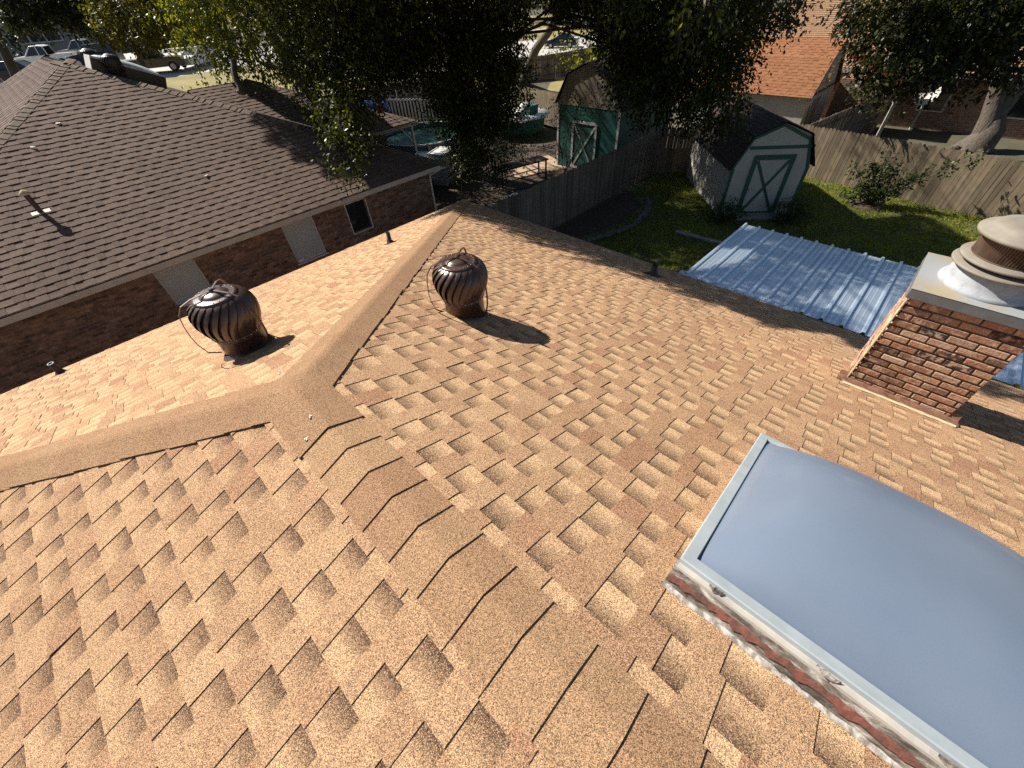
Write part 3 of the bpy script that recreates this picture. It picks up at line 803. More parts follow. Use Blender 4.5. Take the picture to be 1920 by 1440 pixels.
# side slopes
for sgn, xe in ((1, xr), (-1, xl)):
    rw = abs(xe - xm); pp = (za - NZ) / rw; c_ = 1 / math.sqrt(1 + pp * pp); s_n = pp * c_; L = rw / c_
    def Fs(a, s, h, sgn=sgn, c_=c_, s_n=s_n): return (xm + sgn * (s * c_ + h * s_n), a, za - s * s_n + h * c_)
    shingles(mb, Fs, .228, .1, L, lambda s: ya_ - run * s / L, lambda s: yb_ + run * s / L, **kw)
    mb.face([Fs(ya_, .02, -.02), Fs(yb_, .02, -.02), Fs(yb_ + run, L, -.02), Fs(ya_ - run, L, -.02)], c=(.1, .8, .4))
mb.face([(xm, ya_, za - .02), (xl, EY, NZ - .02), (xr, EY, NZ - .02)], c=(.1, .8, .4))
mb.face([(xm, yb_, za - .02), (xr, yb_ + run, NZ - .02), (xl, yb_ + run, NZ - .02)], c=(.3, .2, .4))
nroof = Wn(mb.build('roof', M['nb_shingle'], nb))
mb = MB()
nF = Vector((0, -P_, 1)).normalized(); pS = (za - NZ) / (xr - xm)
nSr = Vector((pS, 0, 1)).normalized(); nSl = Vector((-pS * (xr - xm) / (xm - xl), 0, 1)).normalized()
A = Vector((xm, ya_, za))
h1 = (Vector((xr, EY, NZ)) - A); h2 = (Vector((xl, EY, NZ)) - A)
ap, bp, cp = nF, nSr, nSl
caps(mb, lambda t: A + h1 * (1 - t), perp(nF, h1, Vector((-1, -.3, 0))), nF, perp(nSr, h1, Vector((.3, 1, 0))), nSr, 0, .995, .0185, w=.20, h0=.008, h1=.034, redp=.1)
caps(mb, lambda t: A + h2 * (1 - t), perp(nF, h2, Vector((1, -.3, 0))), nF, perp(nSl, h2, Vector((-.3, 1, 0))), nSl, 0, .995, .0185, w=.20, h0=.008, h1=.034, redp=.1)
rd = Vector((0, 1, 0))
caps(mb, lambda t: A + rd * t, perp(nSr, rd, Vector((1, 0, 0))), nSr, perp(nSl, rd, Vector((-1, 0, 0))), nSl, -.1, yb_ - ya_, .2, w=.17, h0=.006, h1=.02)
B_ = Vector((xm, yb_, za)); h3 = Vector((xl, yb_ + run, NZ)) - B_
caps(mb, lambda t: B_ + h3 * (1 - t), perp(nSl, h3, Vector((-1, -.3, 0))), nSl, perp(Vector((0, P_, 1)).normalized(), h3, Vector((1, 1, 0))), Vector((0, P_, 1)).normalized(), 0, .99, .02, w=.17, h0=.006, h1=.02)
o = mb.build('hip_cap', M['nb_cap'], nroof)
# wing
wxr, wy0, wy1 = 12.45, 16.45, 21.65
wz = NZ + P_ * (wy1 - wy0)
def Fw(a, s, h): return (a, wy1 - s * CS - h * SN, wz - s * SN + h * CS)
mb = MB(); wl = (wy1 - wy0) / CS
shingles(mb, Fw, .228, .05, wl, lambda s: 5.0, lambda s: wxr - (wy1 - wy0) * (1 - s / wl) * .95, **kw)
mb.face([(5, wy1, wz - .02), (wxr - 5, wy1, wz - .02), (wxr, wy0, NZ - .02), (5, wy0, NZ - .02)], c=(.1, .8, .4))
mb.face([(wxr - 4.94, wy1, wz), (wxr, wy0, NZ), (wxr, 2 * wy1 - wy0, NZ)], c=(.4, .2, .4))
mb.face([(5, wy1, wz), (5, 2 * wy1 - wy0, NZ), (wxr, 2 * wy1 - wy0, NZ), (wxr - 4.94, wy1, wz)], c=(.4, .2, .4))
Wn(mb.build('wing_roof', M['nb_shingle'], nb))
mb = MB()
hw = Vector((wxr, wy0, NZ)) - Vector((wxr - 4.94, wy1, wz))
caps(mb, lambda t: Vector((wxr - 4.94, wy1, wz)) + hw * (1 - t), perp(nF, hw, Vector((-1, -.5, 0))), nF, perp(Vector((.39, 0, 1)).normalized(), hw, Vector((.5, 1, 0))), Vector((.39, 0, 1)).normalized(), 0, .99, .03, w=.16)
Wn(mb.build('hip_cap', M['nb_cap'], nb))
# walls
WY = EY + .42
mb = MB(); wr, wl_ = xr - .45, xl + .45
WIN = [(-.15, .80, -3.96, -2.93), (3.17, 4.15, -4.16, -2.93), (5.22, 5.95, -3.95, -3.00)]
xs = [wl_]
for (a, b, c, d_) in WIN: xs += [a, b]
xs += [wr]
ztop = NZ - .1
for i in range(len(xs) - 1):
    if i % 2 == 0: mb.face([(xs[i], WY, G), (xs[i + 1], WY, G), (xs[i + 1], WY, ztop), (xs[i], WY, ztop)])
    else:
        a, b, c, d_ = WIN[i // 2]
        mb.face([(a, WY, G), (b, WY, G), (b, WY, c), (a, WY, c)]); mb.face([(a, WY, d_), (b, WY, d_), (b, WY, ztop), (a, WY, ztop)])
        for (p, q) in (((a, c), (a, d_)), ((b, c), (b, d_)), ((a, c), (b, c)), ((a, d_), (b, d_))):
            mb.face([(p[0], WY, p[1]), (q[0], WY, q[1]), (q[0], WY + .09, q[1]), (p[0], WY + .09, p[1])])
mb.face([(wr, WY, G), (wr, yb_ + run - .4, G), (wr, yb_ + run - .4, ztop), (wr, WY, ztop)])
mb.face([(wl_, WY, G), (wl_, yb_ + run - .4, G), (wl_, yb_ + run - .4, ztop), (wl_, WY, ztop)])
mb.face([(wl_, yb_ + run - .4, G), (wr, yb_ + run - .4, G), (wr, yb_ + run - .4, ztop), (wl_, yb_ + run - .4, ztop)])
Wn(mb.build('wall', M['nb_brick'], nb))
def box_between(mb, a, b, **k):
    mb.box([(p + q) / 2 for p, q in zip(a, b)], [abs(q - p) for p, q in zip(a, b)], **k)
for i, (a, b, c, d_) in enumerate(WIN):
    fm_ = M['white_trim'] if i < 2 else M['alu_frame']
    mb = MB(); t_ = .035 if i < 2 else .03
    y0, y1 = WY + .045, WY + .085
    box_between(mb, (a + .002, y0, c + .002), (a + t_, y1, d_ - .002)); box_between(mb, (b - t_, y0, c + .002), (b - .002, y1, d_ - .002))
    box_between(mb, (a + t_, y0, c + .002), (b - t_, y1, c + t_)); box_between(mb, (a + t_, y0, d_ - t_), (b - t_, y1, d_ - .002))
    wf = Wn(mb.build('window', fm_, nb))
    wf['label'] = ['window filled by a closed white blind, behind the left turbine', 'taller window with a white blind and a pale sill bar', 'small dark window in a thin pale frame'][i]
    mb = MB()
    if i < 2:
        nsl = 26
        for k in range(nsl):
            z = c + t_ + (d_ - c - 2 * t_) * (k + .5) / nsl
            mb.box(((a + b) / 2, WY + .068, z), (b - a - 2 * t_, .006, (d_ - c - 2 * t_) / nsl * .93), M=None)
        mb.build('blind', M['blind'], wf)
        if i == 0:
            mb = MB()
            for fx in (.22, .36, .52): box_between(mb, (a + (b - a) * fx, WY + .058, c + .45), (a + (b - a) * fx + .012, WY + .062, d_ - .08))
            mb.build('blind_cord', M['white_trim'], wf)
            mb = MB(); box_between(mb, (a + .1, WY - .05, c - .06), (a + .34, WY + .03, c + .03)); mb.build('sill_block', M['white_trim'], wf)
        else:
            mb = MB(); box_between(mb, (a - .03, WY - .05, c - .03), (b + .03, WY + .03, c + .005)); box_between(mb, (a + .04, WY + .0, c + .02), (a + .22, WY + .04, c + .12))
            mb.build('sill', M['white_trim'], wf)
    else:
        mb.face([(a + t_, WY + .07, c + t_), (b - t_, WY + .07, c + t_), (b - t_, WY + .07, d_ - t_), (a + t_, WY + .07, d_ - t_)])
        mb.build('pane', M['glass'], wf)
        mb = MB(); t2 = .02
        box_between(mb, (a - .02, WY - .02, c - .02), (b + .02, WY + .012, c + .01)); box_between(mb, (a - .02, WY - .02, d_ - .01), (b + .02, WY + .012, d_ + .02))
        box_between(mb, (a - .02, WY - .02, c + .01), (a + .01, WY + .012, d_ - .01)); box_between(mb, (b - .01, WY - .02, c + .01), (b + .02, WY + .012, d_ - .01))
        mb.build('frame', M['white_trim'], wf)
mb = MB(); box_between(mb, (5.22, WY - .014, -3.0 + .02), (5.95, WY - .004, ztop - .01)); Wn(mb.build('panel', M['alu_frame'], nb))
mb = MB(); box_between(mb, (xl, EY - .012, NZ - .15), (xr, EY + .012, NZ - .012)); box_between(mb, (xl + .1, EY + .012, NZ - .16), (xr - .1, WY + .02, NZ - .145))
Wn(mb.build('fascia', M['fascia'], nb))
mb = MB(); box_between(mb, (xr - .012, EY + .02, NZ - .15), (xr + .012, wy0 - .02, NZ - .012)); Wn(mb.build('fascia', M['fascia'], nb))
mb = MB(); box_between(mb, (9.0, wy0 - .012, NZ - .15), (wxr, wy0 + .012, NZ - .012)); box_between(mb, (wxr - .012, wy0, NZ - .16), (wxr + .012, 2 * wy1 - wy0, NZ - .012)); Wn(mb.build('fascia', M['soffit'], nb))
mb = MB(); mb.tube([(wr + .28, EY + .06, NZ - .15), (wr + .0, WY - .05, NZ - .36), (wr - .01, WY - .05, G + .2), (wr - .01, WY - .25, G + .08)], .038, 8)
Wn(mb.build('downspout', M['white_trim'], nb))
mb = MB(); box_between(mb, (9.0, wy0 + 2.5, G), (wxr - .4, 2 * wy1 - wy0 - .3, NZ - .15)); Wn(mb.build('porch_wall', M['nb_brick'], nb))
for (x, y) in ((12.2, 16.7), (10.0, 16.75)):
    mb = MB(); mb.box((x, y, (G + NZ - .15) / 2), (.10, .10, NZ - .15 - G)); mb.tube([(x - .02, y, NZ - .9), (x - .6, y, NZ - .17)], .035, 6); Wn(mb.build('porch_post', M['white_trim'], nb))
# pipe with a cone hat
fp = thing('vent_pipe', 'brown vent pipe with a small cone cap on the dark brown roof', 'vent pipe', (-1.21, 13.01, NZ + P_ * (13.01 - EY)))
mb = MB(); mb.tube([(0, 0, -.1), (0, 0, .47)], .055, 14); mb.build('pipe', M['pipe'], fp)
mb = MB(); mb.lathe([(.115, .43), (.12, .44), (.06, .50), (.005, .535)], n=14); mb.build('cone_cap', M['cream'], fp)
qn = Vector((0, 0, 1)).rotation_difference(nF).to_matrix().to_4x4()
mb = MB(); mb.box((0, 0, .018), (.36, .12, .012), M=qn); mb.build('base_plate', M['cream'], fp)
# turbines and skylight on its far slope
t3 = turbine('weathered turbine vent behind the hip of the brown roof, beside its skylight', (2.62, 18.45, .13), nSr, group='turbine vents on the brown roof', mat=M['turbine_dark'], nf=18, rivets=False)
dup(t3, (2.45, 20.9, .22), None, 'farther weathered turbine vent on the brown roof, partly behind the skylight')
sk2 = thing('skylight', 'low dark curbed skylight with a pale dome on the brown roof', 'skylight', (2.9, 19.2, .02))
mb = MB()
qs = Vector((0, 0, 1)).rotation_difference(nSr).to_matrix().to_4x4()
mb.box((0, 0, .17), (1.85, 1.1, .38), M=qs); mb.build('curb', M['turbine_dark'], sk2)
mb = MB(); rows = []
for i in range(13):
    rows.append([tuple(qs @ Vector((-.88 + 1.76 * i / 12, -.52 + 1.04 * j / 12, .38 + .15 * math.sin(math.pi * i / 12) ** .5 * math.sin(math.pi * j / 12) ** .5))) for j in range(13)])
mb.grid(rows); mb.build('dome', M['alu'], sk2)
mb = MB()
for y in (-.54, .54): mb.box((0, y, .38), (1.88, .05, .05), M=qs)
for x in (-.91, .91): mb.box((x, 0, .38), (.05, 1.03, .05), M=qs)
mb.box((-.935, 0, .17), (.02, 1.08, .36), M=qs)
mb.build('frame', M['white_trim'], sk2)
for (x, y, lb) in ((.35, 16.2, 'scrap of white litter near the apex of the brown roof'), (-.55, 15.4, 'pair of white litter scraps under the left hip of the brown roof'), (2.45, 12.7, 'small white litter scrap midway down the brown roof')):
    mb = MB()
    for k in range(3): mb.box((U(-.06, .06), U(-.03, .03), .03), (U(.04, .08), U(.03, .05), .03), U(0, 3), bev=.008)
    tag(mb.build('litter_scrap', M['white_plastic'], None, (x, y, NZ + P_ * (y - EY) + .01)), lb, 'litter', 'white scraps on the brown roof')
mb = MB()
for k in range(260):
    f = U(.32, .98); p = A + h1 * f + Vector((U(.05, .6), U(0, .6), 0)); p.z = za - pS * (p.x - xm) + .02
    if p.y > wy0 and p.x < 9.5: p.z = max(p.z, NZ + P_ * (p.y - wy0) + .02)
    mb.box(p, (U(.03, .08), U(.02, .05), .006), U(0, 3), c=(R(), 0, R()))
tag(mb.build('leaf_litter', smat('fallen_leaf', (.34, .22, .12), (.16, .09, .05), 30, .9, tone=.8)), 'drift of fallen brown leaves along the hip of the brown roof', 'leaves', kind='stuff')

# ------------------------------------------------------------------ ground
def smooth(t): t = min(1, max(0, t)); return t * t * (3 - 2 * t)
def zf(x, y): return G + 2.9 * smooth((y - 24) / 45) * (1 - smooth((x - 24) / 16))
def ground_grid(x0, x1, y0, y1, n, m, dz):
    return [[(x0 + (x1 - x0) * i / n, y0 + (y1 - y0) * j / m, zf(x0 + (x1 - x0) * i / n, y0 + (y1 - y0) * j / m) + dz) for j in range(m + 1)] for i in range(n + 1)]
mb = MB(); mb.grid(ground_grid(-120, 260, -120, 300, 95, 105, -.006)); tag(mb.build('ground', M['ground']), 'bare dry earth under the whole neighbourhood', 'ground', kind='structure')
# lawn behind our house
mb = MB(); lawn = [(6.9, 7.1), (18.8, 7.1), (22.2, 3.1), (20.9, -4.2), (19.2, -14), (6.9, -14)]
mb.face([(x, y, G + .002) for x, y in lawn]); tag(mb.build('lawn', M['lawn']), 'green lawn between the patio cover and the fence', 'lawn', kind='structure')
mb = MB(); mb.face([(x, y, G + .006) for x, y in ((9.5, 7.05), (16.3, 7.05), (15.2, 5.7), (13.2, 5.4), (11.6, 5.9), (9.5, 5.8))])
tag(mb.build('garden_bed', M['mulch']), 'dark bed of leaf litter along the side fence', 'flower bed', kind='structure')
mb = MB(); mb.face([(x, y, G + .002) for x, y in ((10, 7.4), (22.5, 7.4), (25.5, 29), (13, 29), (10, 22))]); tag(mb.build('neighbour_yard', M['mulch']), 'bare littered ground of the yard next door', 'yard', kind='structure')
mb = MB(); mb.face([(x, y, G + .006) for x, y in ((14.6, 12.3), (17.3, 11.0), (18.2, 13.2), (16.0, 14.0))]); tag(mb.build('paving', M['paver']), 'sunny patch of tan paving before the green shed', 'paving', kind='structure')
mb = MB(); mb.face([(x, y, G + .002) for x, y in ((44, 46), (50, 40.6), (61, 38), (80, 36), (96, 44), (72, 48), (60, 58))]); tag(mb.build('driveway', M['concrete']), 'pale concrete drive beneath the dark blue car', 'driveway', kind='structure')
mb = MB(); mb.face([(x, y, G + .002) for x, y in ((60, 58.5), (72, 48.5), (96, 44.5), (150, 60), (110, 110), (70, 90))]); tag(mb.build('front_lawn', M['dry_lawn']), 'dry yellow lawn across the road', 'lawn', kind='structure')
mb = MB(); mb.face([(x, y, G + .006) for x, y in ((66, 66), (84, 60), (120, 64), (119, 70), (86, 66), (68, 72))]); tag(mb.build('footpath', M['concrete']), 'pale path crossing the dry yellow lawn', 'path', kind='structure')
mb = MB(); mb.face([(x, y, G + .002) for x, y in ((22.4, 16.0), (24.6, 29), (44, 40), (44, 26), (30, 15.6))]); tag(mb.build('dry_yard', M['dry_lawn']), 'dry grass beyond the fence of the yard next door', 'lawn', kind='structure')
mb = MB(); mb.grid(ground_grid(5, 24, 33.5, 54, 14, 14, .004)); tag(mb.build('front_yard', M['dry_lawn']), 'dry grass beyond the brown roof', 'lawn', kind='structure')
mb = MB(); mb.grid(ground_grid(-40, 40, 54, 82, 30, 14, .006)); tag(mb.build('street', M['concrete']), 'pale street where cars are parked beyond the brown roof', 'street', kind='structure')

# grass tufts on our lawn
def inpoly(x, y, poly):
    c = np.zeros(len(x), bool); j = len(poly) - 1
    for i in range(len(poly)):
        xi, yi = poly[i]; xj, yj = poly[j]
        c ^= ((yi > y) != (yj > y)) & (x < (xj - xi) * (y - yi) / (yj - yi + 1e-12) + xi); j = i
    return c
def cards(name, P0, AX, SD, tone, mat, parent=None):
    """many small diamond leaves: base point, axis vector, half width vector"""
    n = len(P0); V = np.empty((n, 4, 3), np.float32)
    V[:, 0] = P0; V[:, 1] = P0 + AX * .45 + SD; V[:, 2] = P0 + AX; V[:, 3] = P0 + AX * .45 - SD
    me = bpy.data.meshes.new(name); me.vertices.add(4 * n); me.vertices.foreach_set('co', V.ravel())
    me.loops.add(4 * n); me.loops.foreach_set('vertex_index', np.arange(4 * n, dtype=np.int32))
    me.polygons.add(n); me.polygons.foreach_set('loop_start', np.arange(0, 4 * n, 4, dtype=np.int32))
    try: me.polygons.foreach_set('loop_total', np.full(n, 4, np.int32))
    except Exception: pass
    me.update(calc_edges=True)
    a = me.color_attributes.new('shade', 'FLOAT_COLOR', 'POINT')
    C4 = np.ones((n, 4, 4), np.float32); C4[:, :, 0] = tone[:, None]; C4[:, :, 1] = 0; C4[:, :, 2] = rng.random(n)[:, None]
    a.data.foreach_set('color', C4.ravel())
    me.materials.append(mat); o = bpy.data.objects.new(name, me); col.objects.link(o)
    if parent is not None:
        o.parent = parent; o.matrix_parent_inverse = parent.matrix_basis.inverted()
    return o
def rvec(n):
    v = rng.normal(size=(n, 3)); return v / np.linalg.norm(v, axis=1)[:, None]
n = 150000
gx = rng.uniform(9, 22.3, n); gy = rng.uniform(-7.5, 6.6, n); ok = inpoly(gx, gy, lawn)
f1 = np.sin(gx * 3.1 + np.sin(gy * 2.3)) * np.sin(gy * 2.7 + np.cos(gx * 1.9)) * .5 + .5
ok &= rng.random(n) < .35 + .65 * f1
ok &= ~((gy > 5.5) & (gx < 16))
gx, gy, f1 = gx[ok], gy[ok], f1[ok]; n = len(gx)
P0 = np.stack([gx, gy, np.full(n, G)], 1); d_ = rvec(n); d_[:, 2] = np.abs(d_[:, 2]) + .35
d_ /= np.linalg.norm(d_, axis=1)[:, None]; ln = rng.uniform(.05, .13, n)[:, None]; sdv = np.cross(d_, rvec(n)); sdv *= (.012 / np.linalg.norm(sdv, axis=1))[:, None]
tag(cards('grass', P0, d_ * ln, sdv, np.clip(rng.random(n) * .7 + .3 * f1 - .05, 0, 1), M['grass']), 'short uneven turf of the back lawn', 'grass', kind='stuff')

n = 1500
lx = rng.uniform(9, 22, n); ly = rng.uniform(-7, 6.4, n); ok = inpoly(lx, ly, lawn) & (rng.random(n) < .35 + .6 * (np.sin(lx * 1.3) * np.sin(ly * 1.1) > 0))
lx, ly = lx[ok], ly[ok]; n = len(lx); P0 = np.stack([lx, ly, np.full(n, G + .05) + rng.uniform(0, .05, n)], 1)
d_ = rvec(n); d_[:, 2] *= .25; sdv = np.cross(d_, np.array((0, 0, 1.)) + .4 * rvec(n)); sdv *= (.022 / np.linalg.norm(sdv, axis=1))[:, None]
tag(cards('fallen_leaves', P0, d_ * rng.uniform(.07, .12, n)[:, None], sdv, rng.random(n), leaf_mat('dry_leaf', (.16, .10, .05), (.30, .20, .09), (.45, .36, .16), .2, .6)), 'dry leaves scattered over the back lawn', 'leaves', kind='stuff')
# ------------------------------------------------------------------ fences
def fence(name, label, pts, mat, h=1.83, pw=.14, gate=None, group=None, side=1, wob=.02, railside=0):
    base = Vector((*pts[0], G)); t = thing(name, label, 'fence', base, 0, group)
    pk = MB(); rl = MB()
    for (x0, y0), (x1, y1) in zip(pts[:-1], pts[1:]):
        a = Vector((x0, y0, G)) - base; b = Vector((x1, y1, G)) - base; L = (b - a).length; d = (b - a) / L; ang = math.atan2(d.y, d.x); nrm = Vector((-d.y, d.x, 0)) * side
        k = 0; x = 0
        while x < L:
            wd = pw + U(-.006, .006); p = a + d * (x + wd / 2) + nrm * (U(-.004, .004)); hh = h + U(-wob, wob)
            lean = U(-.006, .006)
            Q = [p - d * (wd / 2 - .004), p + d * (wd / 2 - .004)]
            prof_ = [Q[0], Q[1], Q[1] + Vector((0, 0, hh - .05)) + d * lean, Q[1] - d * .035 + Vector((0, 0, hh)) + d * lean, Q[0] + d * .035 + Vector((0, 0, hh)) + d * lean, Q[0] + Vector((0, 0, hh - .05)) + d * lean]
            pk.prism([q - nrm * .009 for q in prof_], nrm * .018, (R(), 0, R()))
            x += wd + (.003 if R() > .06 else .012)
        for z in (.35, .95, 1.55): rl.box(a + d * L / 2 - nrm * (.035 * (1)) + Vector((0, 0, z)), (L, .04, .09), ang)
        m = max(1, int(L / 2.4))
        for i in range(m + 1):
            pm = MB(); q = a + d * (L * i / m) - nrm * .10
            pm.box(q + Vector((0, 0, (h - .05) / 2)), (.09, .09, h - .05), ang); pm.build('post', mat, t)
    pk.build('picket_panel', mat, t); rl.build('rail', mat, t)
    return t
fence('side_fence', 'dark weathered wooden fence between the back lawn and the yard next door', [(7.6, 7.25), (18.8, 7.2)], M['fence_dark'], side=-1)
fence('back_fence', 'sunlit tan wooden fence at the end of the lawn, behind the white shed', [(18.8, 7.2), (22.3, 3.15), (20.86, -4.13), (18.5, -16)], M['fence_tan'], side=-1)
fence('back_fence', 'brown wooden fence behind the green shed and the heaped yard', [(22.6, 12.2), (22.9, 16.4), (24.0, 21.8), (25.3, 29.0)], M['fence_tan'], side=1)
fence('back_fence', 'dark wooden fence far behind the blue tarp', [(12.5, 31.5), (25.3, 29.3)], M['fence_dark'], side=-1)
fence('side_fence', 'sloping dark wooden fence running away behind the sunlit back fence', [(22.4, 2.4), (27.5, 1.6), (31.5, 1.4)], M['fence_dark'], side=-1)
fence('side_fence', 'dark fence topped by a hedge below the dark blue car', [(31.5, 32.0), (36, 28.8), (44.0, 27.5)], M['fence_dark'], side=-1)

# ------------------------------------------------------------------ sheds
def gambrel(name, label, cat, origin, u, v, Wd, D, prof, wallm, roofm, ov=.10, gm=None, thick=.05, gablez=None, shingle=None):
    """gambrel building: front gable spans origin..origin+u*Wd, runs back along v; prof = [(u,z)...] roof outline from left eave to right eave"""
    t = thing(name, label, cat, origin)
    u = Vector(u).normalized(); v = Vector(v).normalized(); Z = Vector((0, 0, 1))
    def pt(a, b, z): return u * a + v * b + Z * z
    ew = [(0, prof[0][1]), (Wd, prof[-1][1])]
    inner = [p for p in prof[1:-1]]
    mb = MB()
    ez = min(prof[0][1], prof[-1][1]) + .05
    out = [(0, 0), (Wd, 0), (Wd, ez)] + [(p[0], p[1] - .03) for p in inner[::-1]] + [(0, ez)]
    gz = gablez
    if gm is None:
        mb.face([pt(a, 0, z) for a, z in out])
    else:
        mb.face([pt(0, 0, 0), pt(Wd, 0, 0), pt(Wd, 0, gz), pt(0, 0, gz)])
    mb.face([pt(a, D, z) for a, z in out][::-1])
    mb.face([pt(0, 0, 0), pt(0, D, 0), pt(0, D, ez), pt(0, 0, ez)]); mb.face([pt(Wd, 0, 0), pt(Wd, D, 0), pt(Wd, D, ez), pt(Wd, 0, ez)])
    # vertical grooves of the siding stand as thin battens
    mb.build('wall', wallm, t)
    if gm is not None:
        gb = MB(); gb.face([pt(0, -.012, gz), pt(Wd, -.012, gz)] + [pt(p[0], -.012, p[1] - .03) for p in inner[::-1]]); gb.build('gable', gm, t)
    mb = MB()
    for i in range(len(prof) - 1):
        (a0, z0), (a1, z1) = prof[i], prof[i + 1]
        d = Vector((a1 - a0, 0, z1 - z0)); L = d.length
        up = (z1 > z0)
        # courses run from the top edge down
        top, bot = ((a1, z1), (a0, z0)) if up else ((a0, z0), (a1, z1))
        du, dz = (bot[0] - top[0]) / L, (bot[1] - top[1]) / L
        nu, nz = -dz, du
        if nz < 0: nu, nz = -nu, -nz
        def F(a, s, h, top=top, du=du, dz=dz, nu=nu, nz=nz): return pt(top[0] + du * s + nu * (h + .01), a - ov, top[1] + dz * s + nz * (h + .01))
        shingles(mb, F, .145, .08, L, lambda s: 0.0, lambda s: D + 2 * ov, tw=(.2, .3), cw=(.12, .25), bh=.008, th=.005, lightcut=False, redp=.2, gradk=.6, s_start=.0)
        mb.face([F(0, 0, -.02), F(D + 2 * ov, 0, -.02), F(D + 2 * ov, L, -.02), F(0, L, -.02)], c=(.2, .6, .5))
    mb.build('roof', roofm, t)
    return t, pt
o1 = Vector((15.95, 2.96, G)); u1 = Vector((1.59, -2.0, 0)); v1 = Vector((.742, .670, 0))
sh, pt = gambrel('garden_shed', 'white gambrel garden shed with green trim and a green crossed door on the lawn', 'shed', o1, u1, v1, 2.56, 4.3,
                 [(-.10, 1.60), (.386, 2.63), (1.25, 3.02), (2.2, 2.66), (2.68, 1.66)], M['siding'], M['dark_shingle'])
def strip(t, pt, pts, wd, mat, name, off=-.02, th=.02, closed=False):
    mb = MB()
    seg = list(zip(pts[:-1], pts[1:]))
    for k, ((a0, z0), (a1, z1)) in enumerate(seg):
        d = Vector((a1 - a0, z1 - z0)); L = d.length; d /= L; nn = Vector((-d.y, d.x)) * wd / 2
        e = off - .0025 * (k % 3)
        q = [(a0 + nn.x, z0 + nn.y), (a1 + nn.x, z1 + nn.y), (a1 - nn.x, z1 - nn.y), (a0 - nn.x, z0 - nn.y)]
        A_ = [pt(a, e, z) for a, z in q]; B_2 = [pt(a, e + th, z) for a, z in q]
        mb.face(A_)
        for i in range(4): mb.face([A_[i], A_[(i + 1) % 4], B_2[(i + 1) % 4], B_2[i]])
    return mb.build(name, mat, t)
strip(sh, pt, [(.05, 0), (.05, 1.62)], .10, M['green_trim'], 'corner_trim'); strip(sh, pt, [(2.51, 0), (2.51, 1.66)], .10, M['green_trim'], 'corner_trim')
strip(sh, pt, [(.40, 2.28), (2.46, 2.28)], .10, M['green_trim'], 'band_trim', -.024)
strip(sh, pt, [(2.5, 1.62), (2.22, 2.5), (1.25, 2.93), (.42, 2.55), (.02, 1.62)], .09, M['green_trim'], 'rake_trim', -.016)
dx0, dx1, dz1 = .70, 1.92, 1.98
mb = MB(); q = [pt(a, -.018, z) for a, z in ((dx0, .08), (dx1, .08), (dx1, dz1), (dx0, dz1))]; mb.face(q)
door = mb.build('door', M['siding'], sh)
def sub(o, parent): o.parent = parent; return o
sub(strip(sh, pt, [(dx0, .06), (dx0, dz1)], .13, M['green_trim'], 'door_frame', -.045), door)
sub(strip(sh, pt, [(dx1, .06), (dx1, dz1)], .13, M['green_trim'], 'door_frame', -.045), door)
sub(strip(sh, pt, [(dx0 - .06, dz1), (dx1 + .06, dz1)], .15, M['green_trim'], 'door_frame', -.049), door)
sub(strip(sh, pt, [(dx0, .10), (dx1, .10)], .10, M['green_trim'], 'door_rail', -.04), door)
sub(strip(sh, pt, [(dx0 + .1, dz1 - .12), (dx1 - .1, .16)], .085, M['green_trim'], 'cross_brace', -.034), door)
sub(strip(sh, pt, [(dx0 + .1, .16), (dx1 - .1, dz1 - .12)], .085, M['green_trim'], 'cross_brace', -.039), door)
mb = MB(); p = pt(dx0 + .12, -.07, .95); mb.lathe([(.03, -.03), (.035, 0), (.03, .03)], p, 10); sub(mb.build('door_knob', M['alu'], sh), door)
mb = MB(); mb.box(pt(1.3, -.25, .05), (1.5, .5, .10), math.atan2(u1.y, u1.x)); mb.build('threshold', M['plank'], sh)
o2 = Vector((17.23, 11.86, G))
sh2, pt2 = gambrel('garden_shed', 'dark green gambrel shed with a weathered wooden gable behind the fence', 'shed', o2, (0, -1, 0), (1, 0, 0), 3.42, 4.6,
                   [(-.12, 2.62), (.55, 3.75), (1.62, 4.17), (2.78, 3.70), (3.5, 2.58)], M['green_siding'], M['dark_shingle'], gm=M['gable_wood'], gablez=2.60)
strip(sh2, pt2, [(.05, 0), (.05, 2.6)], .10, M['white_trim'], 'corner_trim'); strip(sh2, pt2, [(3.37, 0), (3.37, 2.6)], .10, M['white_trim'], 'corner_trim')
mb = MB(); a0, a1 = .95, 2.25
mb.face([pt2(a, -.016, z) for a, z in ((a0, .05), (a1, .05), (a1, 2.0), (a0, 2.0))]); door2 = mb.build('door', M['green_siding'], sh2)
for k, pp in enumerate(([(a0, .05), (a0, 2.0)], [(a1, .05), (a1, 2.0)], [(a0, 2.0), (a1, 2.0)], [(a0, .1), (a1, .1)])): sub(strip(sh2, pt2, pp, .10, M['white_trim'], 'door_frame', -.04 - .003 * k), door2)
sub(strip(sh2, pt2, [(a0 + .05, .12), (a1 - .05, 1.92)], .08, M['white_trim'], 'cross_brace', -.030), door2); sub(strip(sh2, pt2, [(a0 + .05, 1.92), (a1 - .05, .12)], .08, M['white_trim'], 'cross_brace', -.035), door2)
